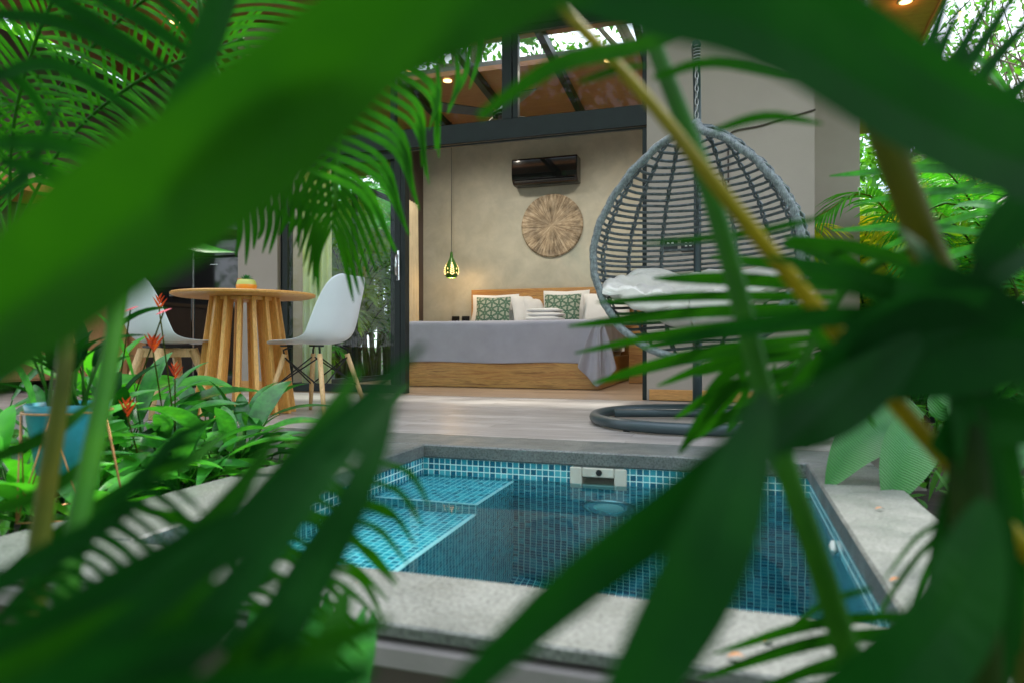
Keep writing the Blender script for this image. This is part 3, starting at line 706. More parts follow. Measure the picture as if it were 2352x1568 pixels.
b = MB(); b.bar((-5.35, 5.465, .93), (-5.13, 5.465, .93), .03, .05); b.build('handle', 'steel', ov)
cbn = thing('kitchen_cabinet', 'light wood kitchen base cabinets behind the left white chair', 'cabinet', (-6.1, 5.8, 0))
for k, (xa, xb) in enumerate(((-6.55, -6.14), (-6.13, -5.71))):
    b = MB(); b.box((xa, 5.60, .10), (xb, 5.62, .84), .003); b.build('cabinet_door', 'wood_cabinet', cbn)
b = MB(); b.box((-6.58, 5.6215, .10), (-5.701, 6.17, .85)); b.build('carcass', 'wood_cabinet', cbn)
b = MB(); b.box((-6.58, 5.66, 0), (-5.701, 6.17, .0995)); b.build('plinth', 'wood_cabinet', cbn)
b = MB(); b.box((-6.59, 5.57, .851), (-5.701, 6.175, .89), .004); b.build('worktop', 'wood_base', cbn)
cb2 = thing('kitchen_cabinet', 'light wood cabinet run along the left kitchen wall', 'cabinet', (-6.3, 4.5, 0))
b = MB(); b.box((-6.59, 3.5, 0.1), (-6.0, 5.55, .85), .004); b.build('carcass', 'wood_cabinet', cb2)
for k in range(4):
    b = MB(); b.box((-5.999, 3.51+k*.51, .12), (-5.98, 4.01+k*.51, .84), .003); b.build('cabinet_door', 'wood_cabinet', cb2)
b = MB(); b.box((-6.595, 3.48, .851), (-5.96, 5.565, .89), .004); b.build('worktop', 'wood_base', cb2)
b = MB(); b.box((-6.595, 3.45, 1.80), (-6.0, 4.93, 1.885), .004); tag(b.build('wall_shelf', 'wood_base'), 'thick wooden shelf with bowls on the dark kitchen wall', 'shelf')
def bowl(x, y, z, r, h, label):
    b = MB(); b.lathe([(r*.55, z), (r*.95, z+h*.4), (r, z+h), (r*.93, z+h), (r*.85, z+h*.5), (0, z+h*.25)], (x, y, 0), 28)
    tag(b.build('bowl', 'ceramic_cream', smooth=True), label, 'bowl', 'cream bowls on the kitchen shelf')
bowl(-6.1, 4.38, 1.886, .13, .05, 'shallow cream bowl at the left end of the row on the kitchen shelf')
bowl(-6.12, 4.62, 1.886, .085, .13, 'tall cream bowl in the middle of the row on the kitchen shelf')
bowl(-6.1, 4.82, 1.886, .085, .14, 'tall cream bowl at the right end of the kitchen shelf')
# downlights
def downlight(px, py, label, e=6):
    dz = (CY-py)/ (ray(px, py).y*FPX); Y = (Z0+.0875*FY-H)/(dz+.0875); q_ = WY(px, py, Y)
    t = thing('downlight', label, 'ceiling light', q_, 'warm recessed ceiling lights')
    b = MB(); b.lathe([(.05, -.008), (.062, -.006), (.062, .002)], q_, 24); b.build('ring', 'pool_white', t, True)
    b = MB(); b.lathe([(.0, -.0095), (.048, -.0092), (.048, -.0085)], q_, 24); b.build('lens', 'lamp_glow', t)
    point(q_-UP*.03, e, (1, .62, .28), .04, 'SPOT'); point(q_-UP*.03, e*.06, (1, .5, .16), .03)
downlight(403, 50, 'lit recessed ceiling light above the kitchen, upper left', 10)
downlight(2080, 3, 'lit recessed ceiling light under the right roof edge', 9)
downlight(942, 160, 'lit recessed bedroom ceiling light left of the fan', 6)
for (x, y) in ((-1.2, 7.0), (-3.0, 7.0)):  # two unseen downlights added to brighten the bedroom
    q_ = Vector((x, y, roofz(y)))
    t = thing('downlight', 'added ceiling light that brightens the '+('right' if x > -2 else 'left')+' half of the bed', 'ceiling light', q_, 'warm recessed ceiling lights')
    b = MB(); b.lathe([(.0, -.0095), (.048, -.0092), (.048, -.0005)], q_, 24); b.build('lens', 'lamp_glow', t)
    point(q_-UP*.03, 55, (1, .90, .74), .06, 'SPOT')

# ================================================================= TABLE
tcn = W(563, 700, 4.32); tx, ty = tcn.x, tcn.y
tb = thing('round_table', 'round honey wood table on a flared ring of slats', 'table', (tx, ty, 0))
b = MB(); b.lathe([(0, .722), (.40, .722), (.428, .732), (.430, .742), (.424, .748), (0, .748)], (tx, ty, 0), 72); b.build('table_top', 'wood_top', tb)
b = MB(); b.lathe([(.17, .700), (.19, .700), (.19, .7215), (.17, .7215)], (tx, ty, 0), 40); b.build('top_ring', 'wood_honey', tb)
NL = 16
for k in range(NL):
    a = 2*math.pi*(k+.35)/NL; dr = Vector((math.cos(a), math.sin(a), 0)); sd_ = Vector((-dr.y, dr.x, 0))
    c0 = Vector((tx, ty, 0))+dr*.275; c1 = Vector((tx, ty, .7215))+dr*.175
    vs = [c+dr*(i*.034)+sd_*(j*.0125)+UP*0 for c in (c0, c1) for i, j in ((-1,-1),(1,-1),(1,1),(-1,1))]
    MB().add(vs, [(0,3,2,1),(4,5,6,7),(0,1,5,4),(1,2,6,5),(2,3,7,6),(3,0,4,7)]).build('leg', 'wood_honey', tb, mods=(('bevel', .002),))
b = MB(); b.lathe([(.215, .02), (.238, .02), (.238, .05), (.215, .05)], (tx, ty, 0), 16); b.build('lower_ring', 'wood_honey', tb)
pp = W(566, 700, 4.30); pt_ = thing('potted_succulent', 'small succulent in a round orange and lime bowl on the wooden table', 'potted plant', (pp.x, pp.y, .749))
zz = .749; b = MB(); b.lathe([(.040, zz), (.058, zz+.02), (.063, zz+.045), (.055, zz+.075), (.046, zz+.085), (.042, zz+.083), (.04, zz+.07), (0, zz+.07)], (pp.x, pp.y, 0), 36); b.build('pot', 'pot_orange', pt_, True)
b = MB(); rnd = random.Random(5)
for k in range(26):
    a = k*2.4; el = .25+1.1*(k/26); L_ = .05*(1-.25*k/26)
    dr = Vector((math.cos(a)*math.cos(el), math.sin(a)*math.cos(el), math.sin(el))); p0 = Vector((pp.x, pp.y, zz+.075))
    b.blade([p0, p0+dr*L_*.4, p0+dr*L_*.8+UP*.003, p0+dr*L_+UP*.006], [.010, .014, .008, .001], UP-dr*.3, .5)
b.build('rosette', 'succulent', pt_)
q_ = W(559, 700, 4.42); b = MB(); b.lathe([(.035, .749), (.038, .85), (.034, .85), (.032, .76), (0, .76)], (q_.x, q_.y, 0), 28); tag(b.build('candle_cup', 'fallen', smooth=True), 'plain orange cup behind the succulent on the wooden table', 'cup')

# ================================================================= CHAIRS
def shell(b, back_h=.84, seat_z=.44, full=False):
    prof = [(.245, seat_z-.012), (.22, seat_z+.004), (.12, seat_z), (0, seat_z-.012), (-.10, seat_z-.01), (-.165, seat_z+.022), (-.20, seat_z+.09), (-.225, seat_z+.19), (-.25, seat_z+.29), (-.272, seat_z+.37), (-.283, back_h)]
    hw = [.16, .205, .225, .232, .235, .236, .232, .222, .205, .175, .115]
    curl = [.0, .006, .014, .03, .055, .085, .085, .075, .06, .04, .018]
    P = []
    for k, ((x, z), w_, c_) in enumerate(zip(prof, hw, curl)):
        a = prof[max(0, k-1)]; c = prof[min(len(prof)-1, k+1)]; t = Vector((c[0]-a[0], 0, c[1]-a[1])).normalized(); nrm = Vector((t.z, 0, -t.x))
        if nrm.z < 0 and k < 5: nrm = -nrm
        if k >= 5 and nrm.x < 0: nrm = -nrm
        row = []
        for j in range(13):
            v_ = j/6-1; y = math.copysign(abs(v_)**.92, v_)*w_
            row.append(Vector((x, y, z))+nrm*c_*abs(v_)**2.6)
        P.append(row)
    b.grid(P)
def chair(kind, pos, rz, label):
    t = thing('dining_chair', label, 'chair', (0, 0, 0), 'white shell chairs at the round table')
    b = MB(); shell(b); b.build('shell_seat', 'plastic_white', t, True, (('solid', .007), ('sub', 2)))
    if kind == 'dowel':
        feet = [(.22, .215), (.22, -.215), (-.22, .215), (-.22, -.215)]; tops = [(.135, .135), (.135, -.135), (-.125, .135), (-.125, -.135)]
        for (fx, fy), (ux, uy) in zip(feet, tops):
            b = MB(); b.tube([(fx, fy, 0), (fx*.6+ux*.4, fy*.6+uy*.4, .15), (ux, uy, .37)], [.0105, .0145, .0155], 14); b.build('leg', 'wood_pale', t, True)
        for i, (fx, fy) in enumerate(tops):
            b = MB(); b.tube([(fx, fy, .355), (fx*1.03, fy*1.03, .395), (fx*.75, fy*.75, .418)], .006, 8)
            b.box((fx-.018, fy-.018, .414), (fx+.018, fy+.018, .425)); b.build('bracket', 'black_metal', t)
        def at(i, z):
            (fx, fy), (ux, uy) = feet[i], tops[i]; s_ = z/.37; return Vector((fx+(ux-fx)*s_, fy+(uy-fy)*s_, z))
        for i, j in ((0, 1), (1, 3), (3, 2), (2, 0)):
            b = MB(); b.tube([at(i, .355), at(j, .17)], .0045, 8); b.tube([at(j, .355), at(i, .17)], .0045, 8); b.build('cross_brace', 'black_metal', t)
    else:
        feet = [(.235, .0), (-.235, .0), (0, .235), (0, -.235)]
        feet = [(.22, .20), (.22, -.20), (-.21, .20), (-.21, -.20)]
        for fx, fy in feet:
            b = MB(); b.tube([(fx, fy, 0), (fx*.72, fy*.72, .20), (fx*.48, fy*.48, .40)], [.015, .023, .028], 8); b.build('leg', 'wood_pale', t, True)
        b = MB(); b.bar((.11, .10, .378), (-.11, -.10, .378), .03, .055); b.build('cross_rail', 'wood_pale', t)
        b = MB(); b.bar((.11, -.10, .379), (-.11, .10, .379), .03, .053); b.build('cross_rail', 'wood_pale', t)
        b = MB(); b.box((-.10, -.10, .408), (.10, .10, .420)); b.build('seat_plate', 'black_metal', t)
    t.location = pos; t.rotation_euler = (0, 0, rz); return t
p = W(728, 790, 4.22); chair('dowel', (p.x, p.y, 0), R(197.8-22), 'white shell chair with dowel legs and black wire braces, right of the table')
p = W(385, 790, 4.15); chair('block', (p.x, p.y, 0), R(17.8+56), 'white shell chair with plain pale wood legs, left of the table')

# ================================================================= EGG CHAIR
ec = W(1600, 790, 3.72); ex, ey = ec.x, ec.y; E0 = Vector((ex, ey, 0))
psi = math.atan2(-ey, -ex) - R(17)             # opening looks at the camera, turned a little to its left
psi = math.atan2(-FW.y, -FW.x) - R(25)
Fv = Vector((math.cos(psi), math.sin(psi), 0)); Lv = Vector((-Fv.y, Fv.x, 0))
ZB0, ZT0 = .325, 1.63
def erad(u):          # u: 0 bottom .. 1 apex
    P_ = [(0, .0), (.03, .20), (.08, .315), (.16, .43), (.27, .51), (.38, .555), (.48, .56), (.58, .53), (.68, .465), (.78, .375), (.87, .265), (.94, .165), (1, .02)]
    for (a, ra), (c, rc) in zip(P_, P_[1:]):
        if a <= u <= c:
            t = (u-a)/(c-a); t = t*t*(3-2*t)*.35+t*.65; return ra+(rc-ra)*t
    return .02
CUT = .17
def half_angle(u):    # rim angle measured from the opening direction
    r_ = erad(u); c = min(CUT, r_*.96) if u > .12 else min(CUT, r_*.96); return math.acos(c/r_) if r_ > 1e-4 else 0
def epos(u, phi, k=1.0):
    r_ = erad(u)*k; return E0+Fv*(r_*math.cos(phi))+Lv*(r_*math.sin(phi))+UP*(ZB0+(ZT0-ZB0)*u)
eg = thing('hanging_egg_chair', 'grey woven teardrop basket chair hanging from its stand on the deck', 'hanging chair', E0)
us = [.02+.97*i/46 for i in range(47)]
b = MB(); rim = [epos(u, half_angle(u)) for u in us]+[epos(u, -half_angle(u)) for u in us[::-1]]
rim = [r_ for i, r_ in enumerate(rim)]
b.tube(curve(rim, 150), [.021+.0015*math.sin(i*2.1) for i in range(151)], 10, closed=True); b.build('rim', 'rattan_rim', eg, True)
NR = 38; b = MB()
for k in range(NR):
    u = .03+.93*((k+.5)/NR)**1.0; ha = half_angle(u); n = 30; pts = []
    for i in range(n+1):
        s_ = i/n; phi = ha+(2*math.pi-2*ha)*s_
        uu = u+.016*math.sin(phi*1.0+.4)+.004*noise.noise(Vector((k*1.7, phi*2, 1)))+.010*math.cos((s_-.5)*2*math.pi)
        pts.append(epos(min(max(uu, .012), .985), phi, 1.0+.008*math.sin(s_*7*2*math.pi+(k % 2)*math.pi)))
    b.tube(pts, .0086 if u > .2 else .0095, 6)
b.build('woven_strands', 'rattan', eg, True)
for k, f_ in enumerate((.10, .21, .32, .43, .54, .65, .76, .88)):
    b = MB(); n = 64
    for tw in (0, math.pi):
        pts = []
        for i in range(n+1):
            u = .02+.96*i/n; ha = half_angle(u); phi = ha+(2*math.pi-2*ha)*f_
            r_ = max(erad(u), .05); wv = .011*math.sin(i*1.25+tw)
            pts.append(epos(u, phi+wv/r_*.7, 1+.012*math.cos(i*1.25+tw)/r_))
        b.tube(pts, .0072, 6)
    b.build('rib', 'rattan', eg, True)
# hanger hook, chain, spring
top = E0+UP*ZT0
b = MB(); b.tube([top-UP*.03, top+UP*.02], [.03, .022], 10); b.build('hanger_knot', 'rattan_rim', eg, True)
def link(b, c, ang, L_=.022, r_=.0035):
    a = Vector((math.cos(ang), math.sin(ang), 0)); pts = []
    for i in range(16):
        t = 2*math.pi*i/16; pts.append(c+a*(.009*math.cos(t))+UP*(L_*math.sin(t)*(1 if abs(math.sin(t)) > .5 else 1)))
    b.tube(pts, r_, 6, closed=True)
b = MB()
for k in range(8): link(b, top+UP*(.045+k*.036), R(90*k+30))
b.build('chain', 'chain_metal', eg, True)
b = MB(); zc = ZT0+.045+8*.036
pts = [top+UP*(zc-ZT0-.01+.10*i/60)+Vector((.019*math.cos(i*.63), .019*math.sin(i*.63), 0)) for i in range(61)]
b.tube(pts, .005, 6); b.tube([top+UP*(zc-ZT0+.09), top+UP*(zc-ZT0+.19)], .005, 6); b.build('spring', 'chain_metal', eg, True)
# stand
b = MB(); RR = .535; ctr = W(1594, 790, 3.70); ctr.z = .033
ring = [ctr+Vector((RR*math.cos(a), RR*math.sin(a), 0)) for a in [2*math.pi*i/64 for i in range(64)]]
b.tube(ring, .029, 12, closed=True); b.build('ring_base', 'stand_metal', eg, True)
bkd = W(1602, 790, 3.70+RR)-W(1594, 790, 3.70); bkd.z = 0; bkd.normalize(); pb = ctr+bkd*RR
b = MB(); cdist = .26; hl = math.sqrt(RR*RR-cdist*cdist); b.tube([ctr+bkd*cdist-RT*hl, ctr+bkd*cdist+RT*hl], .024, 12); b.build('cross_bar', 'stand_metal', eg, True)
for k in range(5):
    a = R(20+72*k); b = MB(); b.lathe([(.018, .0), (.018, .008)], ctr+Vector((RR*math.cos(a), RR*math.sin(a), -.033)), 12); b.build('foot_pad', 'black_satin', eg)
b = MB(); topz = 2.07
pole = [pb+UP*0, pb+UP*.5, pb+bkd*.03+UP*1.0, pb+bkd*.03+UP*1.5, pb-bkd*.01+UP*1.85, pb-bkd*.12+UP*2.02, pb-bkd*.32+UP*2.10, E0+bkd*.03+UP*2.07, E0-bkd*.02+UP*2.05]
b.tube(curve(pole, 60), .0235, 14); b.tube([pb+UP*.0, pb+UP*.42], .029, 14); b.build('pole', 'stand_metal', eg, True)
# cushion: padded bowl with folds
P = []; na, nr_ = 180, 56
for j in range(nr_+1):
    v_ = j/nr_; row = []
    for i in range(na):
        phi = 2*math.pi*i/na
        back = (1-math.cos(phi))/2
        uu_top = .13+.24*(.45+.55*back)+.05*max(0, math.sin(phi))+.04*max(0, -math.sin(phi))
        if v_ < .72: s_ = v_/.72; u = .16+(uu_top-.16)*s_; rad = .90*erad(max(u, .1))*(s_**.42)
        else:
            s_ = (v_-.72)/.28; u = uu_top-.02*s_; rad = erad(u)*(.90+.07*s_)
        lim = CUT/max(math.cos(phi), 1e-3)+.03
        if math.cos(phi) > 0: rad = min(rad, max(.0, lim))
        z = ZB0+(ZT0-ZB0)*u
        f1 = noise.noise(Vector((math.cos(phi)*rad*5, math.sin(phi)*rad*5, 3+z*3)))
        f2 = abs(noise.noise(Vector((phi*1.1+2, z*26+math.sin(phi*2)*1.5, 8))))
        k = min(1, v_*4)
        if v_ > .9: z -= (v_-.9)*.35
        pz = Vector((rad*math.cos(phi)*3.2+.25*math.sin(z*9), rad*math.sin(phi)*4.4, z*6)); rdg = (1-abs(noise.noise(pz*1.15+Vector((3, 1, 4))))*1.8)**2; rd2 = (1-abs(noise.noise(pz*2.3+Vector((9, 5, 4))))*2)
        z += .045*f1*k+.040*(f2-.25)*k+.030*max(0, rdg)*k+.005*rd2*k; rad *= 1-.04*f2*k
        row.append(E0+Fv*rad*math.cos(phi)+Lv*rad*math.sin(phi)+UP*z)
    row.append(row[0].copy()); P.append(row)
cu = MB().grid(P).build('seat_cushion', 'linen', smooth=True, mods=(('solid', .045), ('sub', 1))); tag(cu, 'rumpled off-white cushion lying in the woven egg chair', 'cushion')
# ================================================================= PLANTS
def frond_mesh(bm, path, n, Lf, wd, rnd, side_ref=None, droop=.45, fwd=.55, taper=.55, both=(1, -1), seg=5, start=.12, jitter=.12, lift=.15, nface=None, t_end=1.0):
    """leaflets down both sides of a rachis path (list of Vector)"""
    N = len(path)
    for k in range(n):
        t = start+(t_end-start)*(k+.5)/n; f = t*(N-1); i = min(int(f), N-2); p = path[i].lerp(path[i+1], f-i)
        T = (path[min(i+1, N-1)]-path[max(i-1, 0)]).normalized()
        ref = side_ref if side_ref is not None else UP
        S_ = T.cross(ref)
        if S_.length < .05: S_ = T.cross(Vector((1, .3, 0)))
        S_.normalize(); U_ = S_.cross(T).normalized()
        env = math.sin(math.pi*min(1, .18+.82*t)**taper)**.6 if t < 1 else .3
        env = (.45+.55*math.sin(math.pi*(.12+.80*t)))
        for sg in both:
            L_ = Lf*env*(1+rnd.uniform(-jitter, jitter))
            d = (S_*sg+T*(fwd+.7*t*t)+U_*(lift+rnd.uniform(-.08, .08))+Vector([rnd.uniform(-.06, .06) for _ in range(3)])).normalized()
            pts = []; ws = []
            for q in range(seg+1):
                s_ = q/seg; pts.append(p+d*L_*s_-UP*(droop*L_*s_*s_))
                ws.append(wd*(.35+.65*math.sin(math.pi*min(1, s_*1.05+.12))**.7) if s_ < 1 else wd*.06)
            face = nface if nface is not None else (U_+UP*.3)
            if abs(d.dot(face.normalized())) > .97: face = S_
            bm.blade(pts, ws, face, .22)
def palm(base, n, L_, hgt, seed, mat, label, name='areca_palm', grp=None, leaf=.34, lw=.024, stems=3, tilt=(.35, 1.15), nleaf=34, smat='stem_olive', az=None, droop=.5, spread=.12):
    rnd = random.Random(seed); base = Vector(base)
    t = thing(name, label, 'palm', base, grp)
    heads = []
    for s_ in range(stems):
        a = rnd.uniform(0, 6.28); r_ = spread*(s_ > 0)*rnd.uniform(.6, 1.4)
        p0 = base+Vector((math.cos(a)*r_, math.sin(a)*r_, -.02)); p1 = p0+Vector((math.cos(a)*r_*1.5+rnd.uniform(-.08, .08), math.sin(a)*r_*1.5, hgt*rnd.uniform(.75, 1.1)))
        MB().tube(curve([p0, p0.lerp(p1, .5)+Vector((rnd.uniform(-.04, .04), 0, 0)), p1], 8), [.05*(1-.35*i/8)*(.5+hgt*.3) for i in range(9)], 8).build('stem', smat, t, True); heads.append(p1)
    for k in range(n):
        p0 = heads[k % stems]; a = (az if az is not None else 0)+k*2.399+rnd.uniform(-.3, .3); ti = rnd.uniform(*tilt)
        dr = Vector((math.cos(a), math.sin(a), 0)); ll = L_*rnd.uniform(.75, 1.15)
        p1 = p0+(dr*math.sin(ti*.6)+UP*math.cos(ti*.6))*ll*.45; p2 = p1+(dr*math.sin(ti*1.1)+UP*math.cos(ti*1.1))*ll*.35; p3 = p2+(dr*.75-UP*(.1+.6*ti*.6))*ll*.35
        path = curve([p0, p1, p2, p3], 14)
        b = MB(); frond_mesh(b, path, nleaf, leaf, lw, rnd, droop=droop, seg=4, start=.22); fo = b.build('frond', mat if rnd.random() < .75 else ('leaf_lime' if mat == 'leaf_bright' else mat), t)
        MB().tube(path, [.011*(1-.8*i/14)+.002 for i in range(15)], 5).build('rachis', smat, fo, True)
    return t
def tree(base, hgt, cr, seed, label, n=2600, ls=.16, trunk=.16, mat='leaf_tree', grp='trees around the villa', crown_z=.65, flat=.7, clumps=26, bare=False):
    rnd = random.Random(seed); base = Vector(base); t = thing('broadleaf_tree', label, 'tree', base, grp)
    top = base+Vector((rnd.uniform(-.5, .5), rnd.uniform(-.5, .5), hgt*crown_z))
    b = MB(); path = curve([base-UP*.1, base.lerp(top, .5)+Vector((rnd.uniform(-.2, .2), rnd.uniform(-.2, .2), 0)), top], 12); b.tube(path, [trunk*(1.25-.75*i/12) for i in range(13)], 10)
    cl = []
    for k in range(clumps):
        a = rnd.uniform(0, 6.28); e_ = rnd.uniform(-.5, 1.3); r_ = cr*rnd.uniform(.45, 1.0)
        c = top+Vector((math.cos(a)*math.cos(e_)*r_, math.sin(a)*math.cos(e_)*r_, math.sin(e_)*r_*flat)); cl.append((c, cr*rnd.uniform(.22, .42)))
        if k % 2 == 0 or bare:
            s0 = path[rnd.randint(7, 12)]; mid = s0.lerp(c, .5)+Vector((0, 0, rnd.uniform(-.1, .25)*cr)); b.tube(curve([s0, mid, c], 6), [trunk*(.16 if bare else .38)*(1-.8*i/6) for i in range(7)], 6)
    b.build('trunk', 'bark', t, True)
    b = MB()
    for k in range(n):
        c, r_ = cl[rnd.randrange(len(cl))]
        v_ = Vector([rnd.gauss(0, 1) for _ in range(3)]).normalized()*r_*rnd.random()**.45
        p = c+Vector((v_.x, v_.y, v_.z*.8)); d = Vector([rnd.uniform(-1, 1) for _ in range(3)])-UP*.3; d.normalize(); nn = Vector([rnd.uniform(-.8, .8), rnd.uniform(-.8, .8), 1])
        s_ = d.cross(nn).normalized(); L_ = ls*rnd.uniform(.6, 1.3); w_ = L_*.26
        b.add([p, p+d*L_*.45+s_*w_, p+d*L_, p+d*L_*.45-s_*w_], [(0, 1, 2, 3)])
    b.build('crown', mat, t)
    return t
def leafy(base, n, L_, wd, seed, mat, label, name='leafy_plant', grp=None, tilt=(.35, 1.2), stalk=.5, droop=.35, curl=.3, flowers=(), az=None, azr=3.14, cat='plant'):
    """clump of broad lance leaves on stalks"""
    if grp == 'leafy plants in the left bed': L_, wd = L_*1.2, wd*1.25
    rnd = random.Random(seed); base = Vector(base); t = thing(name, label, cat, base, grp)
    b = MB(); s_b = MB()
    for k in range(n):
        a = (az if az is not None else 0)+(rnd.uniform(-azr, azr)); ti = rnd.uniform(*tilt); ll = L_*rnd.uniform(.7, 1.15)
        dr = Vector((math.cos(a), math.sin(a), 0)); d = dr*math.sin(ti)+UP*math.cos(ti); d2 = (dr*math.sin(ti*.5)+UP*math.cos(ti*.5))
        p0 = base+Vector((rnd.uniform(-.05, .05), rnd.uniform(-.05, .05), 0)); p1 = p0+d2*ll*stalk*rnd.uniform(.7, 1.3)
        s_b.tube([p0, p0.lerp(p1, .5), p1], [.005, .004, .003], 5)
        pts = []; ws = []; seg = 9
        for q in range(seg+1):
            s_ = q/seg; pts.append(p1+d*ll*s_-UP*(droop*ll*s_*s_)+dr*(.1*ll*s_*s_)); ws.append(max(.002, wd*ll/L_*math.sin(math.pi*min(1, (s_*.93+.05)))**.8*(1.15-.5*s_)))
        tw = rnd.uniform(-.5, .5); nrm = (UP+dr*(-.5)+Vector((-dr.y, dr.x, 0))*tw)
        b.blade(pts, ws, nrm, curl)
    b.build('foliage', mat, t, True); s_b.build('stalks', 'stem_green', t, True)
    for (fp, kind, sz) in flowers:
        fp = Vector(fp); b = MB(); s0 = base+Vector((rnd.uniform(-.03, .03), 0, 0))
        b.tube(curve([s0, s0.lerp(fp, .5)+UP*.03, fp], 8), .0028, 5); fl = b.build('flower_stalk', 'stem_olive', t, True)
        b = MB()
        if kind == 'bract':
            for j in range(5):
                dd = Vector((RT.x*(-1)**j, RT.y*(-1)**j, 0))*(.55-.05*j)+UP*(1.0); dd.normalize(); q0 = fp+UP*(.010*j)
                ll = sz*(1-.13*j); pts = [q0+dd*ll*s_+Vector((RT.x, RT.y, 0))*(-1)**j*ll*.12*s_*s_ for s_ in (0, .3, .6, 1)]
                b.blade(pts, [.006, .013*sz/.07, .009*sz/.07, .001], -FW, .6)
            b.build('flower', 'bract_red', fl)
        else:
            dd = (RT*.8+UP*.3).normalized(); b.blade([fp-dd*sz*.5, fp-dd*sz*.2, fp+dd*sz*.2, fp+dd*sz*.5], [.004, sz*.4, sz*.34, .003], (-FW*.5+UP), .1); b.build('flower', 'bract_pink', fl)
    return t
# ---- left planting bed
def gx(px, py, z): q_ = G(px, py, z); return (q_.x, q_.y, z)
leafy(gx(520, 1135, -.15), 15, .30, .068, 11, 'leaf_mid', 'dense broad leaved plant nearest the pool corner in the left bed', grp='leafy plants in the left bed', tilt=(.5, 1.25), az=.3)
fl = [(W(352, 808, 2.5), 'bract', .07), (W(366, 712, 2.55), 'bract', .05), (W(402, 868, 2.5), 'bract', .05)]
leafy(gx(405, 1120, -.15), 18, .34, .070, 12, 'leaf_mid', 'broad leaved plant with orange red bracts in front of the left chair', name='flowering_plant', tilt=(.3, 1.2), flowers=fl)
leafy(gx(600, 1110, -.15), 9, .26, .055, 13, 'leaf_dark', 'low dark leaved plant leaning over the left pool edge', grp='leafy plants in the left bed', tilt=(.7, 1.3), az=.0)
leafy(gx(330, 1175, -.15), 14, .28, .07, 14, 'leaf_bright', 'fresh green plant low beside the turquoise pot', grp='leafy plants in the left bed', tilt=(.5, 1.3), flowers=[(W(292, 955, 2.2), 'bract', .055)])
leafy(gx(450, 1180, -.15), 10, .20, .06, 15, 'leaf_bright', 'small plant with yellowish leaves spreading onto the left coping', grp='leafy plants in the left bed', tilt=(.8, 1.35))
leafy(gx(250, 1080, -.15), 12, .40, .13, 16, 'leaf_bright', 'tall heart leaved plant with pink flowers beside the left chair', name='flowering_plant', tilt=(.3, 1.1), stalk=1.1, flowers=[(W(300, 711, 2.4), 'pink', .06), (W(376, 716, 2.4), 'pink', .06), (W(92, 512, 2.3), 'pink', .10)])
leafy(gx(40, 1190, -.15), 12, .34, .07, 17, 'leaf_mid', 'leafy plant at the far left edge below the pot', grp='leafy plants in the left bed', tilt=(.4, 1.3))
leafy(gx(150, 1290, -.15), 12, .26, .07, 18, 'leaf_bright', 'low green plant in the lower left corner of the bed', grp='leafy plants in the left bed', tilt=(.6, 1.35))
leafy(gx(-60, 1090, -.15), 12, .4, .07, 19, 'leaf_mid', 'leafy plant leaving the picture on the far left', grp='leafy plants in the left bed', tilt=(.3, 1.2))
for k, (px, py, L_, wd_, mt) in enumerate(((560, 1085, .26, .06, 'leaf_mid'), (480, 1075, .24, .06, 'leaf_mid'), (330, 1110, .36, .07, 'leaf_mid'), (400, 1190, .22, .06, 'leaf_mid'), (250, 1150, .28, .06, 'leaf_dark'), (120, 1180, .28, .06, 'leaf_mid'), (30, 1250, .24, .06, 'leaf_bright'), (200, 1230, .16, .045, 'leaf_bright'))):
    leafy(gx(px, py, -.15), 13, L_, wd_, 300+k, mt, ['small plant filling the corner between deck and left coping', 'upright broad leaved plant against the deck edge', 'tall lance leaved plant between the flowering plants', 'spreading plant at the middle of the left coping', 'dark leaved plant right behind the turquoise pot', 'lance leaved plant left of the turquoise pot', 'low bright plant at the far left below the pot', 'small bright seedling at the foot of the wire stand'][k], grp='leafy plants in the left bed', tilt=(.15, 1.15), stalk=.7)
# one long leaf in front of the refrigerator
t = thing('strap_leaf_plant', 'plant with one long bright leaf reaching before the black refrigerator', 'plant', gx(250, 1060, -.15))
b = MB(); pts = curve([W(330, 578, 1.9), W(420, 566, 1.95), W(480, 575, 2.0), W(540, 580, 2.05)], 10); b.blade(pts, [.006, .028, .038, .042, .043, .040, .034, .026, .016, .008, .001], UP*.5-FW, .3); b.build('leaf', 'leaf_bright', t, True)
b = MB(); b.tube(curve([Vector(t.location), W(250, 800, 1.95), W(330, 578, 1.9)], 10), .004, 6); b.build('stalk', 'stem_green', t, True)
# turquoise pot on a wire stand
pc = W(157, 925, 1.80); px_, py_ = pc.x, pc.y; zt = pc.z; R1 = .098
pot = thing('turquoise_planter', 'turquoise pot in a copper wire stand at the left pool edge', 'planter', (px_, py_, -.01))
b = MB(); b.lathe([(.055, zt-.19), (.070, zt-.18), (R1-.004, zt-.02), (R1, zt), (R1-.008, zt), (R1-.012, zt-.03), (0, zt-.035)], (px_, py_, 0), 40); b.build('pot', 'pot_turquoise', pot, True)
b = MB(); nl = 5
b.tube([(px_+(R1+.004)*math.cos(2*math.pi*i/40), py_+(R1+.004)*math.sin(2*math.pi*i/40), zt-.02) for i in range(40)], .0028, 6, closed=True)
for k in range(nl):
    a0 = 2*math.pi*k/nl+.2; a1 = a0+math.pi/nl; a2 = a0+2*math.pi/nl
    def rp_(a, r_, z): return Vector((px_+r_*math.cos(a), py_+r_*math.sin(a), z))
    b.tube([rp_(a0, R1+.004, zt-.02), rp_(a1, R1+.03, -.012+.0)], .0021, 6); b.tube([rp_(a2, R1+.004, zt-.02), rp_(a1, R1+.03, -.012)], .0021, 6)
    b.tube([rp_(a1, R1+.03, -.011), rp_(a1+2*math.pi/nl, R1+.03, -.011)], .0021, 6)
b.build('wire_stand', 'copper', pot, True)
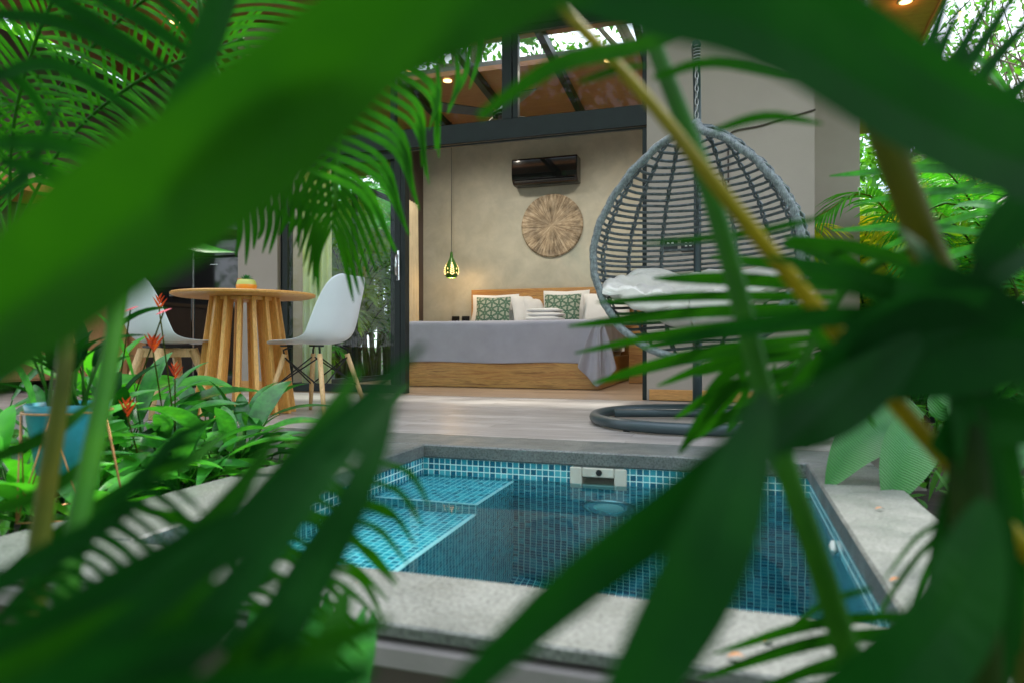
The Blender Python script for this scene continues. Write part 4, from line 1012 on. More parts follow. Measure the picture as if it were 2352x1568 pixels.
leafy((px_, py_, zt-.03), 20, .20, .05, 21, 'leaf_dark', 'bushy dark green plant growing in the turquoise pot', grp=None, tilt=(.15, .9), stalk=.7)
# ---- right planting bed
leafy(gx(2085, 1085, -.12), 7, .26, .16, 31, 'leaf_mid', 'broad ribbed leaf plant hanging over the right pool edge', grp='broad leaved plants in the right bed', tilt=(.9, 1.5), az=3.6, azr=1.0, droop=.5, stalk=.9)
leafy(gx(2010, 985, -.10), 14, .30, .12, 32, 'leaf_mid', 'broad leaved plant at the right end of the deck', grp='broad leaved plants in the right bed', tilt=(.3, 1.2), az=2.8, azr=2.2)
leafy(gx(2120, 960, -.10), 14, .36, .10, 33, 'leaf_bright', 'tall fresh green plant behind the ribbed leaves at right', grp='broad leaved plants in the right bed', tilt=(.2, 1.1))
leafy(gx(2250, 1010, -.10), 14, .36, .11, 34, 'leaf_mid', 'leafy plant near the right frame edge above the soil', grp='broad leaved plants in the right bed', tilt=(.3, 1.2))
leafy(gx(2330, 1150, -.12), 12, .30, .10, 35, 'leaf_mid', 'leafy plant low in the lower right corner', grp='broad leaved plants in the right bed', tilt=(.4, 1.3))
for k, (px, py, d_) in enumerate(((1980, 900, 4.3), (2080, 880, 4.6), (2180, 870, 4.2), (2290, 880, 3.9), (1930, 880, 4.9))):
    q_ = W(px, py, d_); leafy((q_.x, q_.y, -.12), 16, .42, .075, 40+k, ('leaf_mid', 'leaf_bright')[k % 2], ['bushy plant against the right wall corner', 'bushy plant second from the wall corner', 'bushy plant third from the wall corner', 'bushy plant nearest the right frame edge', 'bushy plant touching the taupe wall foot'][k], grp='bushy plants along the right side', tilt=(.1, 1.1), stalk=.9)
bp = thing('broad_leaf_plant', 'plant with two very broad ribbed leaves drooping over the right coping', 'plant', gx(2130, 1120, -.12), 'broad leaved plants in the right bed')
for pts, wd_ in (([(2105, 1010, 2.25), (2040, 985, 2.2), (1960, 1030, 2.15), (1899, 1118, 2.1)], 118), ([(2130, 1010, 2.2), (2100, 1010, 2.12), (2065, 1080, 2.05), (2036, 1168, 2.0)], 120), ([(2120, 960, 2.4), (2050, 930, 2.4), (1985, 940, 2.35), (1940, 990, 2.3)], 80), ([(2150, 960, 2.4), (2170, 930, 2.4), (2230, 950, 2.35), (2270, 1020, 2.3)], 90)):
    path = curve([W(*q_) for q_ in pts], 14); ws = [wd_*max(.02, math.sin(math.pi*min(1, .06+.92*i/14))**.75*(1.1-.3*i/14))*2.15/FPX for i in range(15)]
    b = MB(); b.blade(path, ws, (UP*.8-FW), .35); lf = b.build('leaf', 'leaf_rib', bp, True)
    b = MB(); b.tube(curve([Vector(bp.location), path[0]-UP*.03, path[0]], 8), .004, 6); b.build('stalk', 'stem_green', bp, True)
# ---- garden palms at the right
GP = 'palms in the garden right of the villa'
def gp(px, d_): q_ = W(px, 790, d_); return (q_.x, q_.y, GZ)
palm(gp(2030, 6.6), 14, 1.6, .9, 51, 'leaf_yellow', 'bright yellow palm beside the villa corner', grp=GP, leaf=.42, lw=.035, smat='stem_yellow', tilt=(.6, 1.3), nleaf=34)
palm(gp(2120, 6.0), 13, 1.25, .7, 52, 'leaf_lime', 'bright green palm just right of the villa corner', grp=GP, leaf=.36, nleaf=36)
palm(gp(2260, 5.4), 14, 1.4, .9, 53, 'leaf_bright', 'full green palm right of the yellow one', grp=GP, leaf=.38, smat='stem_yellow', nleaf=36)
palm(gp(2330, 8.0), 13, 1.9, 1.6, 54, 'leaf_lime', 'lime green palm farther back at the right edge', grp=GP, leaf=.42)
palm(gp(2180, 9.5), 13, 1.8, 1.5, 55, 'leaf_lime', 'lime palm far behind the yellow palm', grp=GP, leaf=.42)
palm(gp(2050, 11), 12, 1.9, 1.4, 56, 'leaf_bright', 'farthest palm showing past the villa corner', grp=GP, leaf=.42)
palm(gp(2420, 4.2), 12, 1.3, .8, 57, 'leaf_bright', 'palm just outside the right edge with fronds reaching in', grp=GP, leaf=.36)
palm(gp(2060, 4.6), 9, .75, .25, 58, 'leaf_mid', 'low dark palm in front of the villa corner', grp=GP, leaf=.26, lw=.024)
palm(gp(2070, 8.6), 14, 1.5, 1.5, 61, 'leaf_yellow', 'second yellow palm higher behind the first', grp=GP, leaf=.40, lw=.03, smat='stem_yellow')
palm(gp(2190, 7.2), 14, 1.5, 1.3, 62, 'leaf_lime', 'lime palm between the yellow palm and the frame edge', grp=GP, leaf=.40)
palm(gp(1990, 9.8), 13, 1.7, 1.9, 63, 'leaf_lime', 'tall green palm half hidden by the villa corner', grp=GP, leaf=.42)
palm(gp(2290, 6.3), 14, 1.5, 1.5, 64, 'leaf_bright', 'high green palm near the right frame edge', grp=GP, leaf=.40)
# ---- garden behind the side window and the kitchen
GL = 'palms in the garden left of the bedroom'
for k, (x, y, h, L_, mt) in enumerate(((-5.6, 7.6, .5, 1.2, 'leaf_bright'), (-6.4, 9.0, 1.0, 1.5, 'leaf_bright'), (-5.3, 9.4, .7, 1.4, 'leaf_bright'), (-7.6, 8.0, 1.2, 1.6, 'leaf_lime'), (-7.2, 10.5, 1.6, 1.9, 'leaf_bright'), (-5.9, 11.2, 1.8, 1.9, 'leaf_lime'), (-8.8, 9.8, 1.9, 2.0, 'leaf_bright'), (-4.9, 7.0, .2, .8, 'leaf_bright'))):
    palm((x, y, GZ), 12, L_, h, 70+k, mt, ['green palm close outside the side window', 'tall green palm second row outside the side window', 'green palm behind the bedroom corner', 'lime palm left of the window view', 'tall palm in the back row outside the window', 'lime palm farthest behind the bedroom', 'tallest palm at the far left of the window view', 'low fern like palm at the foot of the side window'][k], grp=GL, leaf=.36*L_/1.3, nleaf=26)
TR = [((-10, 16, GZ), 8, 2.8), ((-6.2, 18, GZ), 9, 3.0), ((-12, 10, GZ), 8, 2.8), ((-11, 5.5, GZ), 8, 3.0), ((3.6, 14, GZ), 5.0, 2.4), ((6.2, 12.5, GZ), 5.0, 2.6), ((9, 9.5, GZ), 4.6, 2.6), ((2.0, 17, GZ), 6.0, 3.0), ((6.5, 17, GZ), 7, 3.2), ((12, 12, GZ), 7.0, 3.2)]
TL = ['dense tree far behind the side window, left', 'dense tree behind the bedroom seen through the side window', 'leafy tree at the far left behind the kitchen', 'leafy tree beyond the kitchen wall', 'tree behind the yellow palm', 'tree filling the gap right of the yellow palm', 'tree near the right frame edge', 'tree behind the villa roof corner', 'tall tree in the back row at the right', 'tall tree beyond the right frame edge']
for k, (p, h, c) in enumerate(TR): tree(p, h, c, 90+k, TL[k], n=3600, ls=.22, crown_z=.52, flat=.95)
# hedge of undergrowth that closes the view low down
rnd = random.Random(99)
def under(x0, x1, y0, y1, z1, n, label, k_=1.0):
    b = MB()
    for k in range(n):
        p = Vector((rnd.uniform(x0, x1), rnd.uniform(y0, y1), GZ+(z1-GZ)*rnd.random()**1.3)); d = Vector((rnd.uniform(-1, 1), rnd.uniform(-1, 1), rnd.uniform(-.5, .6))).normalized(); s_ = d.cross(Vector((rnd.uniform(-.5, .5), rnd.uniform(-.5, .5), 1))).normalized(); L_ = rnd.uniform(.12, .34)*k_
        b.add([p, p+d*L_*.22+s_*L_*.13, p+d*L_*.55+s_*L_*.14-UP*L_*.05, p+d*L_-UP*L_*.22, p+d*L_*.55-s_*L_*.14-UP*L_*.05, p+d*L_*.22-s_*L_*.13, p+d*L_*.5-UP*L_*.07], [(0, 1, 6), (1, 2, 6), (2, 3, 6), (3, 4, 6), (4, 5, 6), (5, 0, 6)])
    stuff(b.build('undergrowth', 'leaf_tree'), label, 'undergrowth')
under(-16, -7.5, 7, 16, 2.8, 7000, 'dense green undergrowth outside the side window')
under(1.8, 13, 9.5, 15, 2.3, 8000, 'dense green undergrowth at the end of the garden on the right')
under(-7.5, 1.5, 14, 19, 2.8, 4000, 'dense green undergrowth behind the villa')
under(-15, -8, -8, 5.5, 3.4, 5000, 'dense green undergrowth left of the kitchen')
under(-11, 12, -12, -6.5, 3.8, 9000, 'unseen undergrowth added behind the viewpoint to keep sky out of the glass')  # unseen hedge added to block bright sky mirrored in the door glass
under(8, 13, -7, 9, 3.2, 6000, 'dense green undergrowth far to the right of the pool')
for k, (x, y, h, L_, mt) in enumerate(((-4.95, 8.2, .9, 1.3, 'leaf_lime'), (-5.5, 8.9, 1.5, 1.5, 'leaf_lime'), (-6.3, 10.2, 2.2, 1.9, 'leaf_bright'), (-5.2, 10.6, 1.1, 1.7, 'leaf_lime'), (-7.0, 12.5, 2.6, 2.2, 'leaf_bright'))):
    palm((x, y, GZ), 15, L_, h, 170+k, mt, ['bushy palm nearest the back corner of the side window', 'lime palm filling the middle of the side window', 'high palm rising above the window head', 'wide palm low behind the window', 'highest palm far behind the window'][k], grp=GL, leaf=.36*L_/1.3)
# trees seen through the skylight
tree((-1.1, 12.2, GZ), 9.5, 2.6, 130, 'thick trunked tree seen through the skylight right of the mullion', n=1500, ls=.2, trunk=.24, crown_z=.8, clumps=18)
tree((-4.6, 12.4, GZ), 9.6, 2.2, 131, 'dense tree seen through the left part of the skylight', n=3600, ls=.2, trunk=.22, crown_z=.72, clumps=26)
tree((-3.2, 13.5, GZ), 8.2, 1.6, 132, 'small leaved tree seen through the middle of the skylight', n=1300, ls=.16, trunk=.1, crown_z=.66, clumps=14, bare=True)
# airy branches against the sky, upper right
tree(gp(2380, 9.0), 6.6, 2.5, 133, 'airy tree with thin bare twigs against the sky at upper right', n=1700, ls=.11, trunk=.10, crown_z=.66, clumps=46, bare=True)
tree(gp(2250, 12.0), 8.4, 2.6, 134, 'thin branched tree against the bright sky', n=1800, ls=.12, trunk=.09, crown_z=.66, clumps=44, bare=True)
# unseen trees added behind the viewpoint to darken the glass and shade near leaves
for k, (x, y, h, c) in enumerate(((-7.5, -5.5, 9, 3.6), (-2.5, -7.5, 10, 3.6), (2.5, -7, 9.5, 3.4), (7, -3.5, 9, 3.4), (-9.5, -1, 9, 3.2))):
    tree((x, y, GZ), h, c, 140+k, ['unseen tree added to darken the clerestory glass, left', 'tallest unseen tree added behind the viewpoint', 'unseen shading tree added behind the viewpoint, right of the tallest', 'unseen shading tree added beyond the right bed behind the viewpoint', 'unseen shading tree added left of the kitchen behind the viewpoint'][k], n=3600, ls=.34, trunk=.2, crown_z=.62, flat=.9, clumps=30)
for k, (x, y) in enumerate(((-1.5, -1.7), (.4, -2.2), (2.1, -1.4))):  # unseen palms added close behind to darken the foreground leaves
    palm((x, y, GZ), 13, 1.25, 1.5, 150+k, 'leaf_bright', ['unseen shading palm added behind the viewpoint to the left', 'unseen shading palm added straight behind the viewpoint', 'unseen shading palm added behind the viewpoint to the right'][k], grp='added shading palms behind the viewpoint', leaf=.4, nleaf=22)
under(.55, 3.6, 1.0, 5.1, .10, 5200, 'low green ground cover in the right bed', .45)
under(-3.4, -1.6, .5, 2.95, .04, 3200, 'low green ground cover in the left bed', .4)
under(.6, 5.0, -1.0, .95, .02, 3000, 'low green ground cover before the right bed', .5)
under(-1.5, .9, .72, .93, -.16, 700, 'low green ground cover along the near pool edge', .4)
# string of bulbs
sg = thing('string_lights', 'string of small warm bulbs hanging across the sky at upper right', 'string lights', W(2205, 36, 4.6))
b = MB(); pts = curve([W(2080, 185, 4.8), W(2115, 122, 4.75), W(2205, 24, 4.6), W(2310, -80, 4.5)], 20); b.tube(pts, .004, 5); b.build('cord', 'black_satin', sg)
for (px, py, d_) in ((2206, 42, 4.6), (2111, 134, 4.75)):
    q_ = W(px, py, d_); b = MB(); b.lathe([(0, -.03), (.014, -.015), (.014, .005), (.008, .02), (.008, .04)], q_, 12); b.build('bulb', 'lamp_glow', sg, True)

# ================================================================= FOREGROUND PALMS (out of focus)
def pxpath(pts, n=14): return curve([W(*p) for p in pts], n)
def pblade(b, pts, wpx, n=14, prof='leaf', fold=.15, tiltn=0):
    """long leaflet through photo positions; wpx = widest width in photo pixels"""
    path = pxpath(pts, n); ds = [(q_-CAM).dot(FW) for q_ in path]; ws = []
    for i, d in enumerate(ds):
        s_ = i/n
        if prof == 'leaf': k = max(.04, math.sin(math.pi*min(1, s_*.88+.10))**.65)
        elif prof == 'taper': k = max(.03, (1-s_)**1.15*min(1, .5+s_*5)*1.25)
        else: k = 1
        ws.append(wpx*k*d/FPX)
    b.blade(path, ws, (-FW+UP*tiltn), fold)
def pstem(parent, name, mat, pts, wpx0, wpx1, n=18):
    path = pxpath(pts, n); rs = []
    for i, q_ in enumerate(path): rs.append((wpx0+(wpx1-wpx0)*i/n)/2*(q_-CAM).dot(FW)/FPX)
    return MB().tube(path, rs, 10).build(name, mat, parent, True)
# (1) overhead palm whose broad leaflets cross the lens
F1 = thing('areca_palm', 'palm whose broad blurred leaves sweep across the upper left of the view', 'palm', (-.7, .55, GZ), 'palms close to the lens')
pstem(F1, 'stem', 'stem_olive', [(-700, 1500, .8), (-420, 1100, .75), (-300, 820, .6)], 60, 50)
b = MB(); pblade(b, [(-420, 1060, .24), (0, 735, .215), (300, 500, .20), (560, 350, .19), (840, 120, .175), (1200, -220, .165)], 345); b.build('leaf', 'leaf_fore', F1)
b = MB()
pblade(b, [(500, 330, .21), (800, 120, .2), (1120, -10, .2), (1480, -110, .2)], 270)
b.build('leaf', 'leaf_fore', F1); b = MB(); pblade(b, [(-300, 800, .28), (60, 620, .26), (380, 370, .24), (640, 150, .23), (900, -110, .22)], 190)
b.build('leaf', 'leaf_fore', F1)
b = MB()
pblade(b, [(300, 470, .55), (400, 290, .55), (470, 120, .55), (530, -60, .56)], 75, prof='band')
for x0, y0, x1, y1, x2, y2, w_ in ((-60, 30, 160, 60, 390, 190, 34), (-40, 190, 130, 150, 330, 270, 32), (-60, 330, 120, 330, 300, 380, 36), (0, 370, 120, 400, 210, 470, 34), (60, -40, 200, 40, 420, 180, 34), (180, -30, 330, 50, 480, 150, 32), (-60, 480, 60, 400, 140, 230, 26), (40, 560, 150, 420, 330, 300, 26), (-30, 150, 60, 200, 120, 300, 24), (330, -40, 430, 60, 500, 210, 30)):
    pblade(b, [(x0, y0, .6), (x1, y1, .62), (x2, y2, .64)], w_*1.1)
b.build('frond', 'leaf_dark', F1)
# bright fronds, upper left, about two metres away
rnd = random.Random(200)
F2 = thing('areca_palm', 'bright green palm with crossed fronds at upper left before the kitchen', 'palm', gx(-150, 1060, -.15), 'palms close to the lens')
pstem(F2, 'stem', 'stem_olive', [(-150, 1060, 2.35), (-60, 800, 2.3), (20, 560, 2.2)], 50, 40)
for pts, L_ in (([(20, 560, 2.2), (150, 330, 2.1), (330, 180, 2.0), (560, 90, 1.9)], .30), ([(20, 560, 2.2), (110, 250, 2.2), (260, 60, 2.1), (420, -60, 2.0)], .30), ([(20, 560, 2.2), (30, 300, 2.1), (80, 100, 2.0), (160, -80, 1.9)], .32), ([(20, 560, 2.2), (-40, 350, 2.2), (-80, 200, 2.1)], .3)):
    path = pxpath(pts, 16); b = MB(); frond_mesh(b, path, 26, L_, .0135, rnd, side_ref=-FW, droop=.35, start=.15, lift=.1, nface=-FW); fo = b.build('frond', 'leaf_frond', F2)
    MB().tube(path, .005, 6).build('rachis', 'stem_green', fo, True)
b = MB()
for k in range(13): y = 8+k*19; pblade(b, [(470+k*5-8, y+14, 1.7), (600, y-6, 1.7), (790-k*3, y+22, 1.7)], 12)
fo = b.build('frond', 'leaf_frond', F2)
MB().tube(pxpath([(455, -20, 1.7), (470, 80, 1.7), (520, 220, 1.7), (560, 300, 1.7)], 10), .006, 6).build('rachis', 'stem_green', fo, True)
# (2) fronds hanging in the middle left
F3 = thing('areca_palm', 'palm frond hanging before the glass door, arched green leaflets', 'palm', W(1000, -420, 1.1), 'palms close to the lens')
def hang(b, starts, ends, bend, w_, d0):
    n = len(starts)
    for (x0, y0), (x2, y2) in zip(starts, ends):
        mx_, my_ = (x0+x2)/2+bend[0]*(1 if x2 > x0 else -1), (y0+y2)/2+bend[1]
        pblade(b, [(x0, y0, d0), (mx_, my_, d0), (x2, y2, d0*1.02)], w_*random.Random(x0).uniform(.8, 1.15), 8)
b = MB(); N_ = 13; st = []; en = []
for k in range(N_):
    t_ = k/(N_-1); st.append((930-250*t_, 150+230*t_)); en.append((1000-90*t_+18*math.sin(k*2.1), 345+235*t_))
hang(b, st, en, (36, -34), 17, 1.15)
for (x0, y0, x2, y2) in ((1085, 30, 1060, 130), (1105, 30, 1078, 205), (1080, 110, 1030, 245), (1050, 130, 1028, 262), (1150, 10, 1142, 70), (1005, 150, 985, 300)): pblade(b, [(x0, y0, 1.15), ((x0+x2)/2+12, (y0+y2)/2, 1.15), (x2, y2, 1.15)], 13, 8)
fo = b.build('frond', 'leaf_frond', F3); MB().tube(pxpath([(1140, -60, 1.15), (1010, 70, 1.15), (880, 200, 1.15), (700, 390, 1.15)], 12), .004, 6).build('rachis', 'stem_green', fo, True)
b = MB()
for k in range(8):
    t_ = k/7; x, y = 778-14*t_, 375+140*t_
    pblade(b, [(x, y, 1.3), (x-62+30*t_, y+42+30*t_, 1.3), (x-128+95*t_, y+150+15*t_, 1.32)], 13, 8)
    pblade(b, [(x, y, 1.3), (x+62-35*t_, y+60+20*t_, 1.3), (x+128-80*t_, y+205-25*t_, 1.32)], 14, 8)
for k in range(15):
    x = 545+k*17; y = 455-k*5; pblade(b, [(x, y, 1.35), (x+8, y+75, 1.35), (x-4+8*math.sin(k), y+135+25*math.sin(k*1.7), 1.36)], 14, 8)
for k in range(7):
    x = 655+k*20; y = 340+k*4; pblade(b, [(x, y, 1.35), (x-40, y+50, 1.35), (x-75, y+160, 1.36)], 12, 8)
fo = b.build('frond', 'leaf_fore', F3); MB().tube(pxpath([(880, 60, 1.25), (800, 230, 1.3), (775, 385, 1.3), (768, 480, 1.3)], 12), .004, 6).build('rachis', 'stem_green', fo, True)
MB().tube([W(880, 60, 1.25), W(1000, -420, 1.1)], .008, 6).build('stem', 'stem_green', F3, True); MB().tube([W(1140, -60, 1.15), W(1000, -420, 1.1)], .008, 6).build('stem', 'stem_green', F3, True)
# (3) lower left mass
F4 = thing('areca_palm', 'dark blurred palm filling the lower left corner', 'palm', (-.45, .35, GZ), 'palms close to the lens')
pstem(F4, 'stem', 'stem_olive', [(60, 1600, .55), (90, 1250, .6), (140, 900, .65), (170, 640, .7)], 55, 28)
pstem(F4, 'stem', 'stem_green', [(120, 1600, .5), (160, 1300, .55), (230, 950, .62), (290, 600, .7)], 62, 34)
for mt_f, group_ in (('leaf_dark', (([(-100, 1720, .24), (200, 1500, .25), (480, 1280, .27), (720, 1030, .30), (975, 790, .34)], 74),
    ([(180, 1740, .24), (400, 1530, .25), (590, 1290, .27), (760, 1060, .30), (930, 880, .34)], 100),
    ([(520, 1720, .27), (640, 1480, .28), (740, 1290, .30), (830, 1110, .32), (905, 930, .35)], 95),
    ([(-150, 1500, .28), (100, 1440, .29), (330, 1310, .31), (560, 1170, .34)], 95), ([(-120, 1700, .22), (120, 1600, .23), (360, 1510, .24), (560, 1430, .26)], 150),
    ([(20, 1740, .22), (330, 1640, .22), (610, 1590, .23), (860, 1540, .25)], 150), ([(-80, 1380, .34), (120, 1270, .36), (330, 1150, .38)], 62), ([(520, 1500, .4), (640, 1390, .42), (730, 1250, .44), (790, 1140, .46)], 60))),
    ('leaf_fore', (([(40, 1700, .30), (330, 1430, .32), (580, 1180, .35), (720, 1010, .37), (830, 840, .4)], 78), ([(-120, 1590, .27), (130, 1500, .28), (400, 1390, .29), (640, 1330, .31)], 105),
    ([(330, 1740, .28), (480, 1600, .29), (640, 1440, .31), (760, 1290, .34)], 85), ([(-150, 1660, .3), (60, 1560, .3), (250, 1430, .31), (400, 1260, .33)], 80),
    ([(300, 1330, .4), (430, 1240, .42), (560, 1110, .44), (640, 980, .46)], 46), ([(260, 1690, .26), (560, 1580, .27), (760, 1470, .29), (900, 1420, .31)], 70), ([(620, 1740, .35), (720, 1560, .36), (770, 1440, .38), (800, 1340, .4)], 70)))):
    b = MB()
    for pts, w_ in group_: pblade(b, pts, w_)
    b.build('frond', mt_f, F4)
rq = random.Random(77); b = MB()     # finer leaflets over the left end of the coping
for k in range(16):
    x0, y0 = -60+k*26, 1480-k*26; a_ = rq.uniform(-.25, .2)
    pblade(b, [(x0, y0, .50), (x0+75, y0-78+40*a_, .51), (x0+170, y0-105+110*a_, .52)], rq.uniform(17, 27), 9)
    pblade(b, [(x0, y0, .50), (x0+62, y0+22, .50), (x0+150+30*a_, y0+92, .51)], rq.uniform(17, 26), 9)
pblade(b, [(-90, 1510, .5), (120, 1300, .5), (360, 1060, .5)], 16, prof='band')
b.build('frond', 'leaf_dark', F4)

b = MB()
for x0, y0, x1, y1, x2, y2, w_ in ((0, 1330, 170, 1200, 330, 1090, 36), (-40, 1180, 120, 1120, 260, 1010, 34), (-40, 1060, 110, 1000, 230, 910, 34), (300, 1100, 430, 1060, 520, 990, 26), (560, 1240, 700, 1280, 800, 1400, 26), (640, 1180, 770, 1200, 910, 1345, 24), (700, 1100, 820, 1150, 930, 1200, 18), (600, 1300, 700, 1360, 770, 1440, 22), (540, 1360, 640, 1420, 700, 1500, 22), (760, 1000, 860, 960, 940, 880, 22), (300, 1160, 450, 1210, 560, 1330, 28), (740, 1290, 830, 1330, 880, 1420, 18)):
    pblade(b, [(x0, y0, .62), (x1, y1, .64), (x2, y2, .68)], w_)
rc = curve([Vector((870, 1060, 0)), Vector((800, 1190, 0)), Vector((720, 1320, 0)), Vector((650, 1440, 0))], 9)
for k, q_ in enumerate(rc):
    pblade(b, [(q_.x, q_.y, .66), (q_.x+72, q_.y+26, .67), (q_.x+118+6*k, q_.y+104, .68)], 15, 8)
    pblade(b, [(q_.x, q_.y, .66), (q_.x-60, q_.y-38, .67), (q_.x-120, q_.y-44, .68)], 14, 8)
pblade(b, [(880, 1040, .66), (800, 1190, .66), (720, 1320, .66), (640, 1450, .66)], 12, 8)
b.build('frond', 'leaf_fore', F4)
b = MB()
for k in range(9):
    x = 560+k*34; pblade(b, [(x, 1600, .8), (x+10, 1500, .82), (x+30+10*math.sin(k*2), 1380+20*math.sin(k), .85)], 40, 8)
b.build('frond', 'leaf_mid', F4)
# (4) palm at right with yellow stems
F5 = thing('areca_palm', 'blurred palm with yellow stems spreading from the lower right', 'palm', (.40, .55, GZ), 'palms close to the lens')
pstem(F5, 'stem', 'stem_yellow', [(2420, 1330, .42), (2190, 1075, .44), (1900, 740, .47), (1640, 420, .50), (1480, 220, .54), (1215, -60, .6)], 48, 26)
pstem(F5, 'stem', 'stem_green', [(1990, 1640, .50), (1880, 1290, .5), (1770, 960, .52), (1640, 470, .55), (1495, 80, .6), (1470, -60, .62)], 64, 34)
pstem(F5, 'stem', 'stem_olive', [(2240, 760, .5), (2150, 620, .5), (2080, 440, .5), (2000, 210, .5), (1950, -60, .5)], 84, 62)
pstem(F5, 'stem', 'stem_olive', [(2420, 520, .45), (2300, 390, .46), (2130, 240, .48)], 62, 54)
pstem(F5, 'stem', 'stem_dark', [(2250, 1700, .36), (2235, 1300, .38), (2225, 1050, .40), (2215, 780, .42)], 105, 70)
b = MB()
for pts, w_ in (([(2215, 800, .42), (2215, 1000, .41), (2200, 1250, .40), (2180, 1480, .39)], 85), ([(2230, 820, .43), (2300, 1020, .43), (2330, 1250, .43), (2340, 1500, .43)], 70), ([(2200, 900, .40), (2260, 1150, .39), (2290, 1400, .38), (2300, 1640, .37)], 110), ([(2240, 1000, .45), (2180, 1230, .44), (2170, 1450, .43), (2190, 1640, .42)], 95), ([(2100, 1620, .38), (2180, 1420, .39), (2230, 1220, .41), (2240, 1040, .43)], 90)): pblade(b, pts, w_)
b.build('frond', 'leaf_dark', F5)
pstem(F5, 'stem', 'stem_olive', [(2370, 1700, .45), (2340, 1350, .46), (2260, 950, .48)], 56, 40)
b = MB(); pblade(b, [(1010, -190, .22), (1400, -40, .24), (1760, 70, .26), (2010, 215, .28), (2230, 330, .30), (2480, 410, .32)], 190, prof='band'); b.build('leaf', 'leaf_dark', F5)
b = MB(); pblade(b, [(1180, -110, .30), (1560, 10, .32), (1880, 60, .34), (2130, 220, .33), (2480, 400, .34)], 190, prof='band'); b.build('leaf', 'leaf_dark', F5)
b = MB(); pblade(b, [(1000, 1640, .26), (1300, 1360, .28), (1560, 1160, .30), (1800, 960, .33), (1960, 860, .36)], 128); b.build('leaf', 'leaf_dark', F5)
b = MB(); pblade(b, [(1380, 1700, .24), (1540, 1440, .26), (1660, 1200, .28), (1760, 900, .32)], 205); b.build('leaf', 'leaf_dark', F5)
b = MB(); pblade(b, [(1800, 1700, .3), (2050, 1560, .3), (2200, 1380, .33), (2270, 1150, .36)], 260); b.build('leaf', 'leaf_dark', F5)
# broad shaded leaves massed round the crown at right
for pts, w_ in (([(1960, 860, .4), (2120, 800, .4), (2300, 780, .4), (2480, 800, .4)], 240), ([(2060, 640, .42), (2160, 680, .42), (2320, 760, .42), (2480, 900, .42)], 150), ([(2130, 290, .5), (2230, 360, .5), (2350, 390, .5), (2480, 400, .5)], 110), ([(2150, 1040, .4), (2230, 970, .4), (2340, 970, .4), (2480, 1010, .4)], 120), ([(1880, 900, .4), (1990, 800, .4), (2130, 730, .4), (2260, 720, .4)], 150), ([(1700, 1000, .36), (1850, 960, .36), (1990, 880, .38), (2120, 770, .4)], 150), ([(2240, 600, .42), (2330, 500, .42), (2420, 380, .42)], 110)):
    b = MB(); pblade(b, pts, w_); b.build('leaf', 'leaf_dark', F5)
b = MB()     # dark star of leaflets round the crown at right
for x2, y2, w_ in ((1500, 790, 40), (1760, 590, 30), (1800, 430, 0), (2060, 520, 30), (2352, 430, 40), (2420, 560, 44), (2420, 760, 60), (2400, 950, 54), (2060, 920, 60), (1840, 640, 56), (2300, 1080, 44), (1960, 760, 90)):
    if w_: 
        cx_, cy_ = 2205, 730; pblade(b, [(cx_, cy_, .42), ((cx_+x2)/2, (cy_+y2)/2-28, .43), (x2, y2, .46)], w_*1.25)
b.build('frond', 'leaf_dark', F5); b = MB()
for x2, y2 in ((2352, 60), (2300, 20), (2240, 30), (2160, 60), (2390, 180), (2140, 10), (2410, 260)):
    pblade(b, [(2080, 330, .55), ((2080+x2)/2-5, (330+y2)/2+25, .56), (x2+50, y2-60, .58)], 36)
b.build('frond', 'leaf_dark', F5)
b = MB()     # mid-distance leaflets pointing left across the egg chair
rn = random.Random(8)
src = [(1960-12*k, 640+22*k) for k in range(15)]; tips = [(1560, 640), (1430, 690), (1300, 745), (1235, 800), (1250, 860), (1400, 850), (1290, 930), (1440, 935), (1530, 910), (1480, 1010), (1560, 985), (1600, 1040), (1660, 1070), (1520, 1060), (1740, 1080)]
for (x0, y0), (x2, y2) in zip(src, tips):
    pblade(b, [(x0, y0, .85), ((x0+x2)/2, (y0+y2)/2-34, .85), (x2+70, y2-50, .9)], rn.uniform(22, 32), 10)
fo = b.build('frond', 'leaf_fore', F5)
MB().tube(pxpath([(2120, 560, .8), (1960, 640, .85), (1860, 800, .85), (1790, 960, .85)], 12), .006, 8).build('rachis', 'stem_green', fo, True)
b = MB()
for x0, y0, x2, y2 in ((1800, 560, 2020, 640), (1780, 590, 2080, 720), (2190, 640, 1800, 545), (1830, 700, 2010, 980), (1900, 800, 1760, 1010), (1950, 900, 1850, 1030), (1760, 820, 1620, 900), (1700, 870, 1560, 1040)):
    pblade(b, [(x0, y0, .75), ((x0+x2)/2, (y0+y2)/2-15, .76), (x2, y2, .78)], 34, 10)
b.build('frond', 'leaf_fore', F5); b = MB()
for k in range(8): pblade(b, [(1720+k*20, 800+k*12, .95), (1690+k*20, 900+k*6, .95), (1640+k*22, 960, .96)], 15, 8)
b.build('frond', 'leaf_fore', F5)
b = MB()
for pts, w_ in (([(2100, 330, .55), (1900, 240, .55), (1660, 300, .58)], 0), ([(1640, 300, .6), (1760, 268, .6), (1890, 285, .62)], 24), ([(1500, 180, .55), (1640, 145, .55), (1840, 190, .57)], 26), ([(1100, 270, .5), (1280, 150, .5), (1460, 110, .52), (1640, 50, .54)], 44), ([(1330, 190, .55), (1420, 160, .55), (1490, 150, .56)], 20), ([(1000, 560, .38), (1100, 400, .38), (1230, 330, .38)], 0), ([(1890, 500, .6), (1700, 540, .6), (1480, 560, .62)], 20)):
    if w_: pblade(b, pts, w_, 10)
b.build('frond', 'leaf_fore', F5)
b = MB()     # lower right leaflets
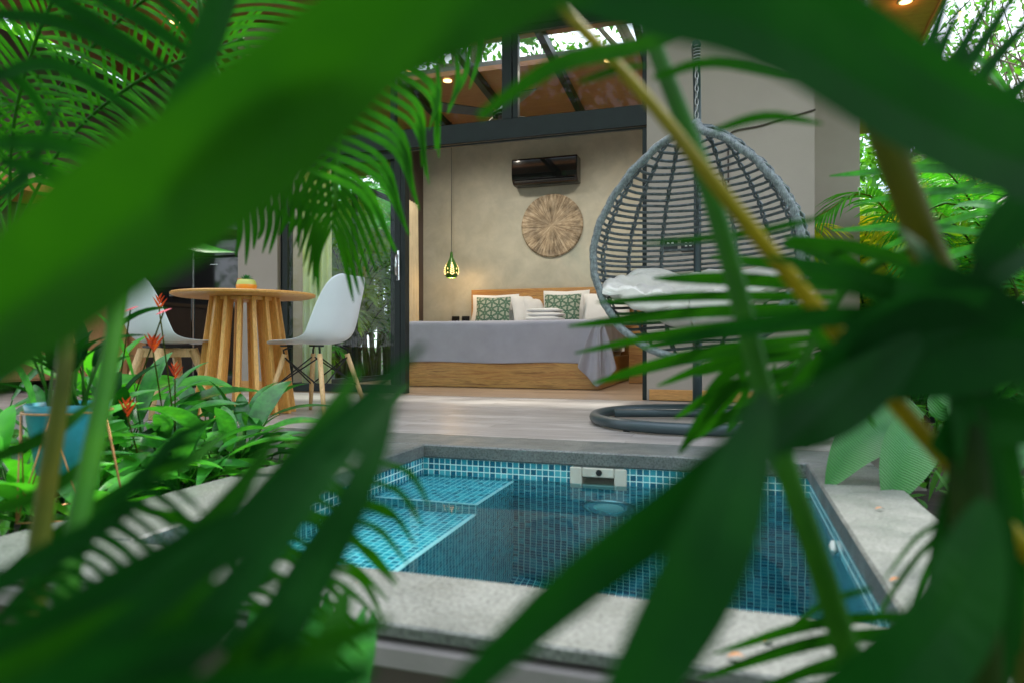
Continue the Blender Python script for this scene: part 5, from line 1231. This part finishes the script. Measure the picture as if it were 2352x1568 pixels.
for x0, y0, x2, y2, w_ in ((2080, 1410, 1640, 1500, 30), (2100, 1440, 1600, 1560, 34), (2140, 1480, 1700, 1600, 34), (2000, 1350, 1790, 1460, 20), (2180, 1200, 2000, 1440, 16), (2170, 1190, 2030, 1330, 14), (2180, 1230, 2090, 1400, 16)):
    pblade(b, [(x0, y0, .6), ((x0+x2)/2, (y0+y2)/2-22, .62), (x2, y2, .66)], w_, 10)
b.build('frond', 'leaf_fore', F5)
# medium sharp palm fronds before the right garden
F6 = thing('areca_palm', 'green palm fronds crossing in front of the sunlit garden at right', 'palm', (1.15, 1.5, -.14), 'palms close to the lens')
MB().tube(curve([(1.15, 1.5, -.14), (1.12, 1.5, .3), W(2300, 520, 1.6)], 8), .02, 8).build('stem', 'stem_olive', F6, True)
b = MB()
for x0, y0, x2, y2, w_ in ((2300, 400, 1905, 405, 20), (2280, 440, 1960, 470, 18), (2300, 540, 1910, 530, 20), (2290, 480, 1990, 590, 18), (2350, 200, 2150, 330, 22), (2200, 260, 2352, 380, 26), (2060, 110, 2230, 260, 20), (2230, 120, 2352, 270, 22), (2300, 560, 2060, 640, 22), (2352, 330, 2080, 390, 22), (2240, 420, 2060, 520, 26), (2320, 620, 2130, 780, 24), (2350, 680, 2200, 860, 24), (2330, 500, 2200, 470, 22)):
    pblade(b, [(x0, y0, 1.55), ((x0+x2)/2, (y0+y2)/2-14, 1.58), (x2, y2, 1.65)], w_, 10)
b.build('frond', 'leaf_mid', F6)
# fallen leaves on the coping
for k, (px, py, a, lb) in enumerate(((2020, 1168, .2, 'fallen orange leaf on the right coping below the broad leaves'), (2056, 1332, .5, 'small brown fallen leaf on the right coping'), (1765, 1470, 1.0, 'fallen orange leaf on the near coping'), (1690, 1508, .1, 'fallen yellow leaf at the near coping edge'))):
    q_ = G(px, py, .004); dr = Vector((math.cos(a), math.sin(a), 0)); b = MB(); L_ = .011
    b.blade([q_-dr*L_, q_-dr*L_*.3+UP*.003, q_+dr*L_*.4+UP*.004, q_+dr*L_+UP*.002], [.002, .010, .009, .001], UP, .3); tag(b.build('fallen_leaf', 'fallen'), lb, 'leaf', 'fallen leaves on the pool coping')
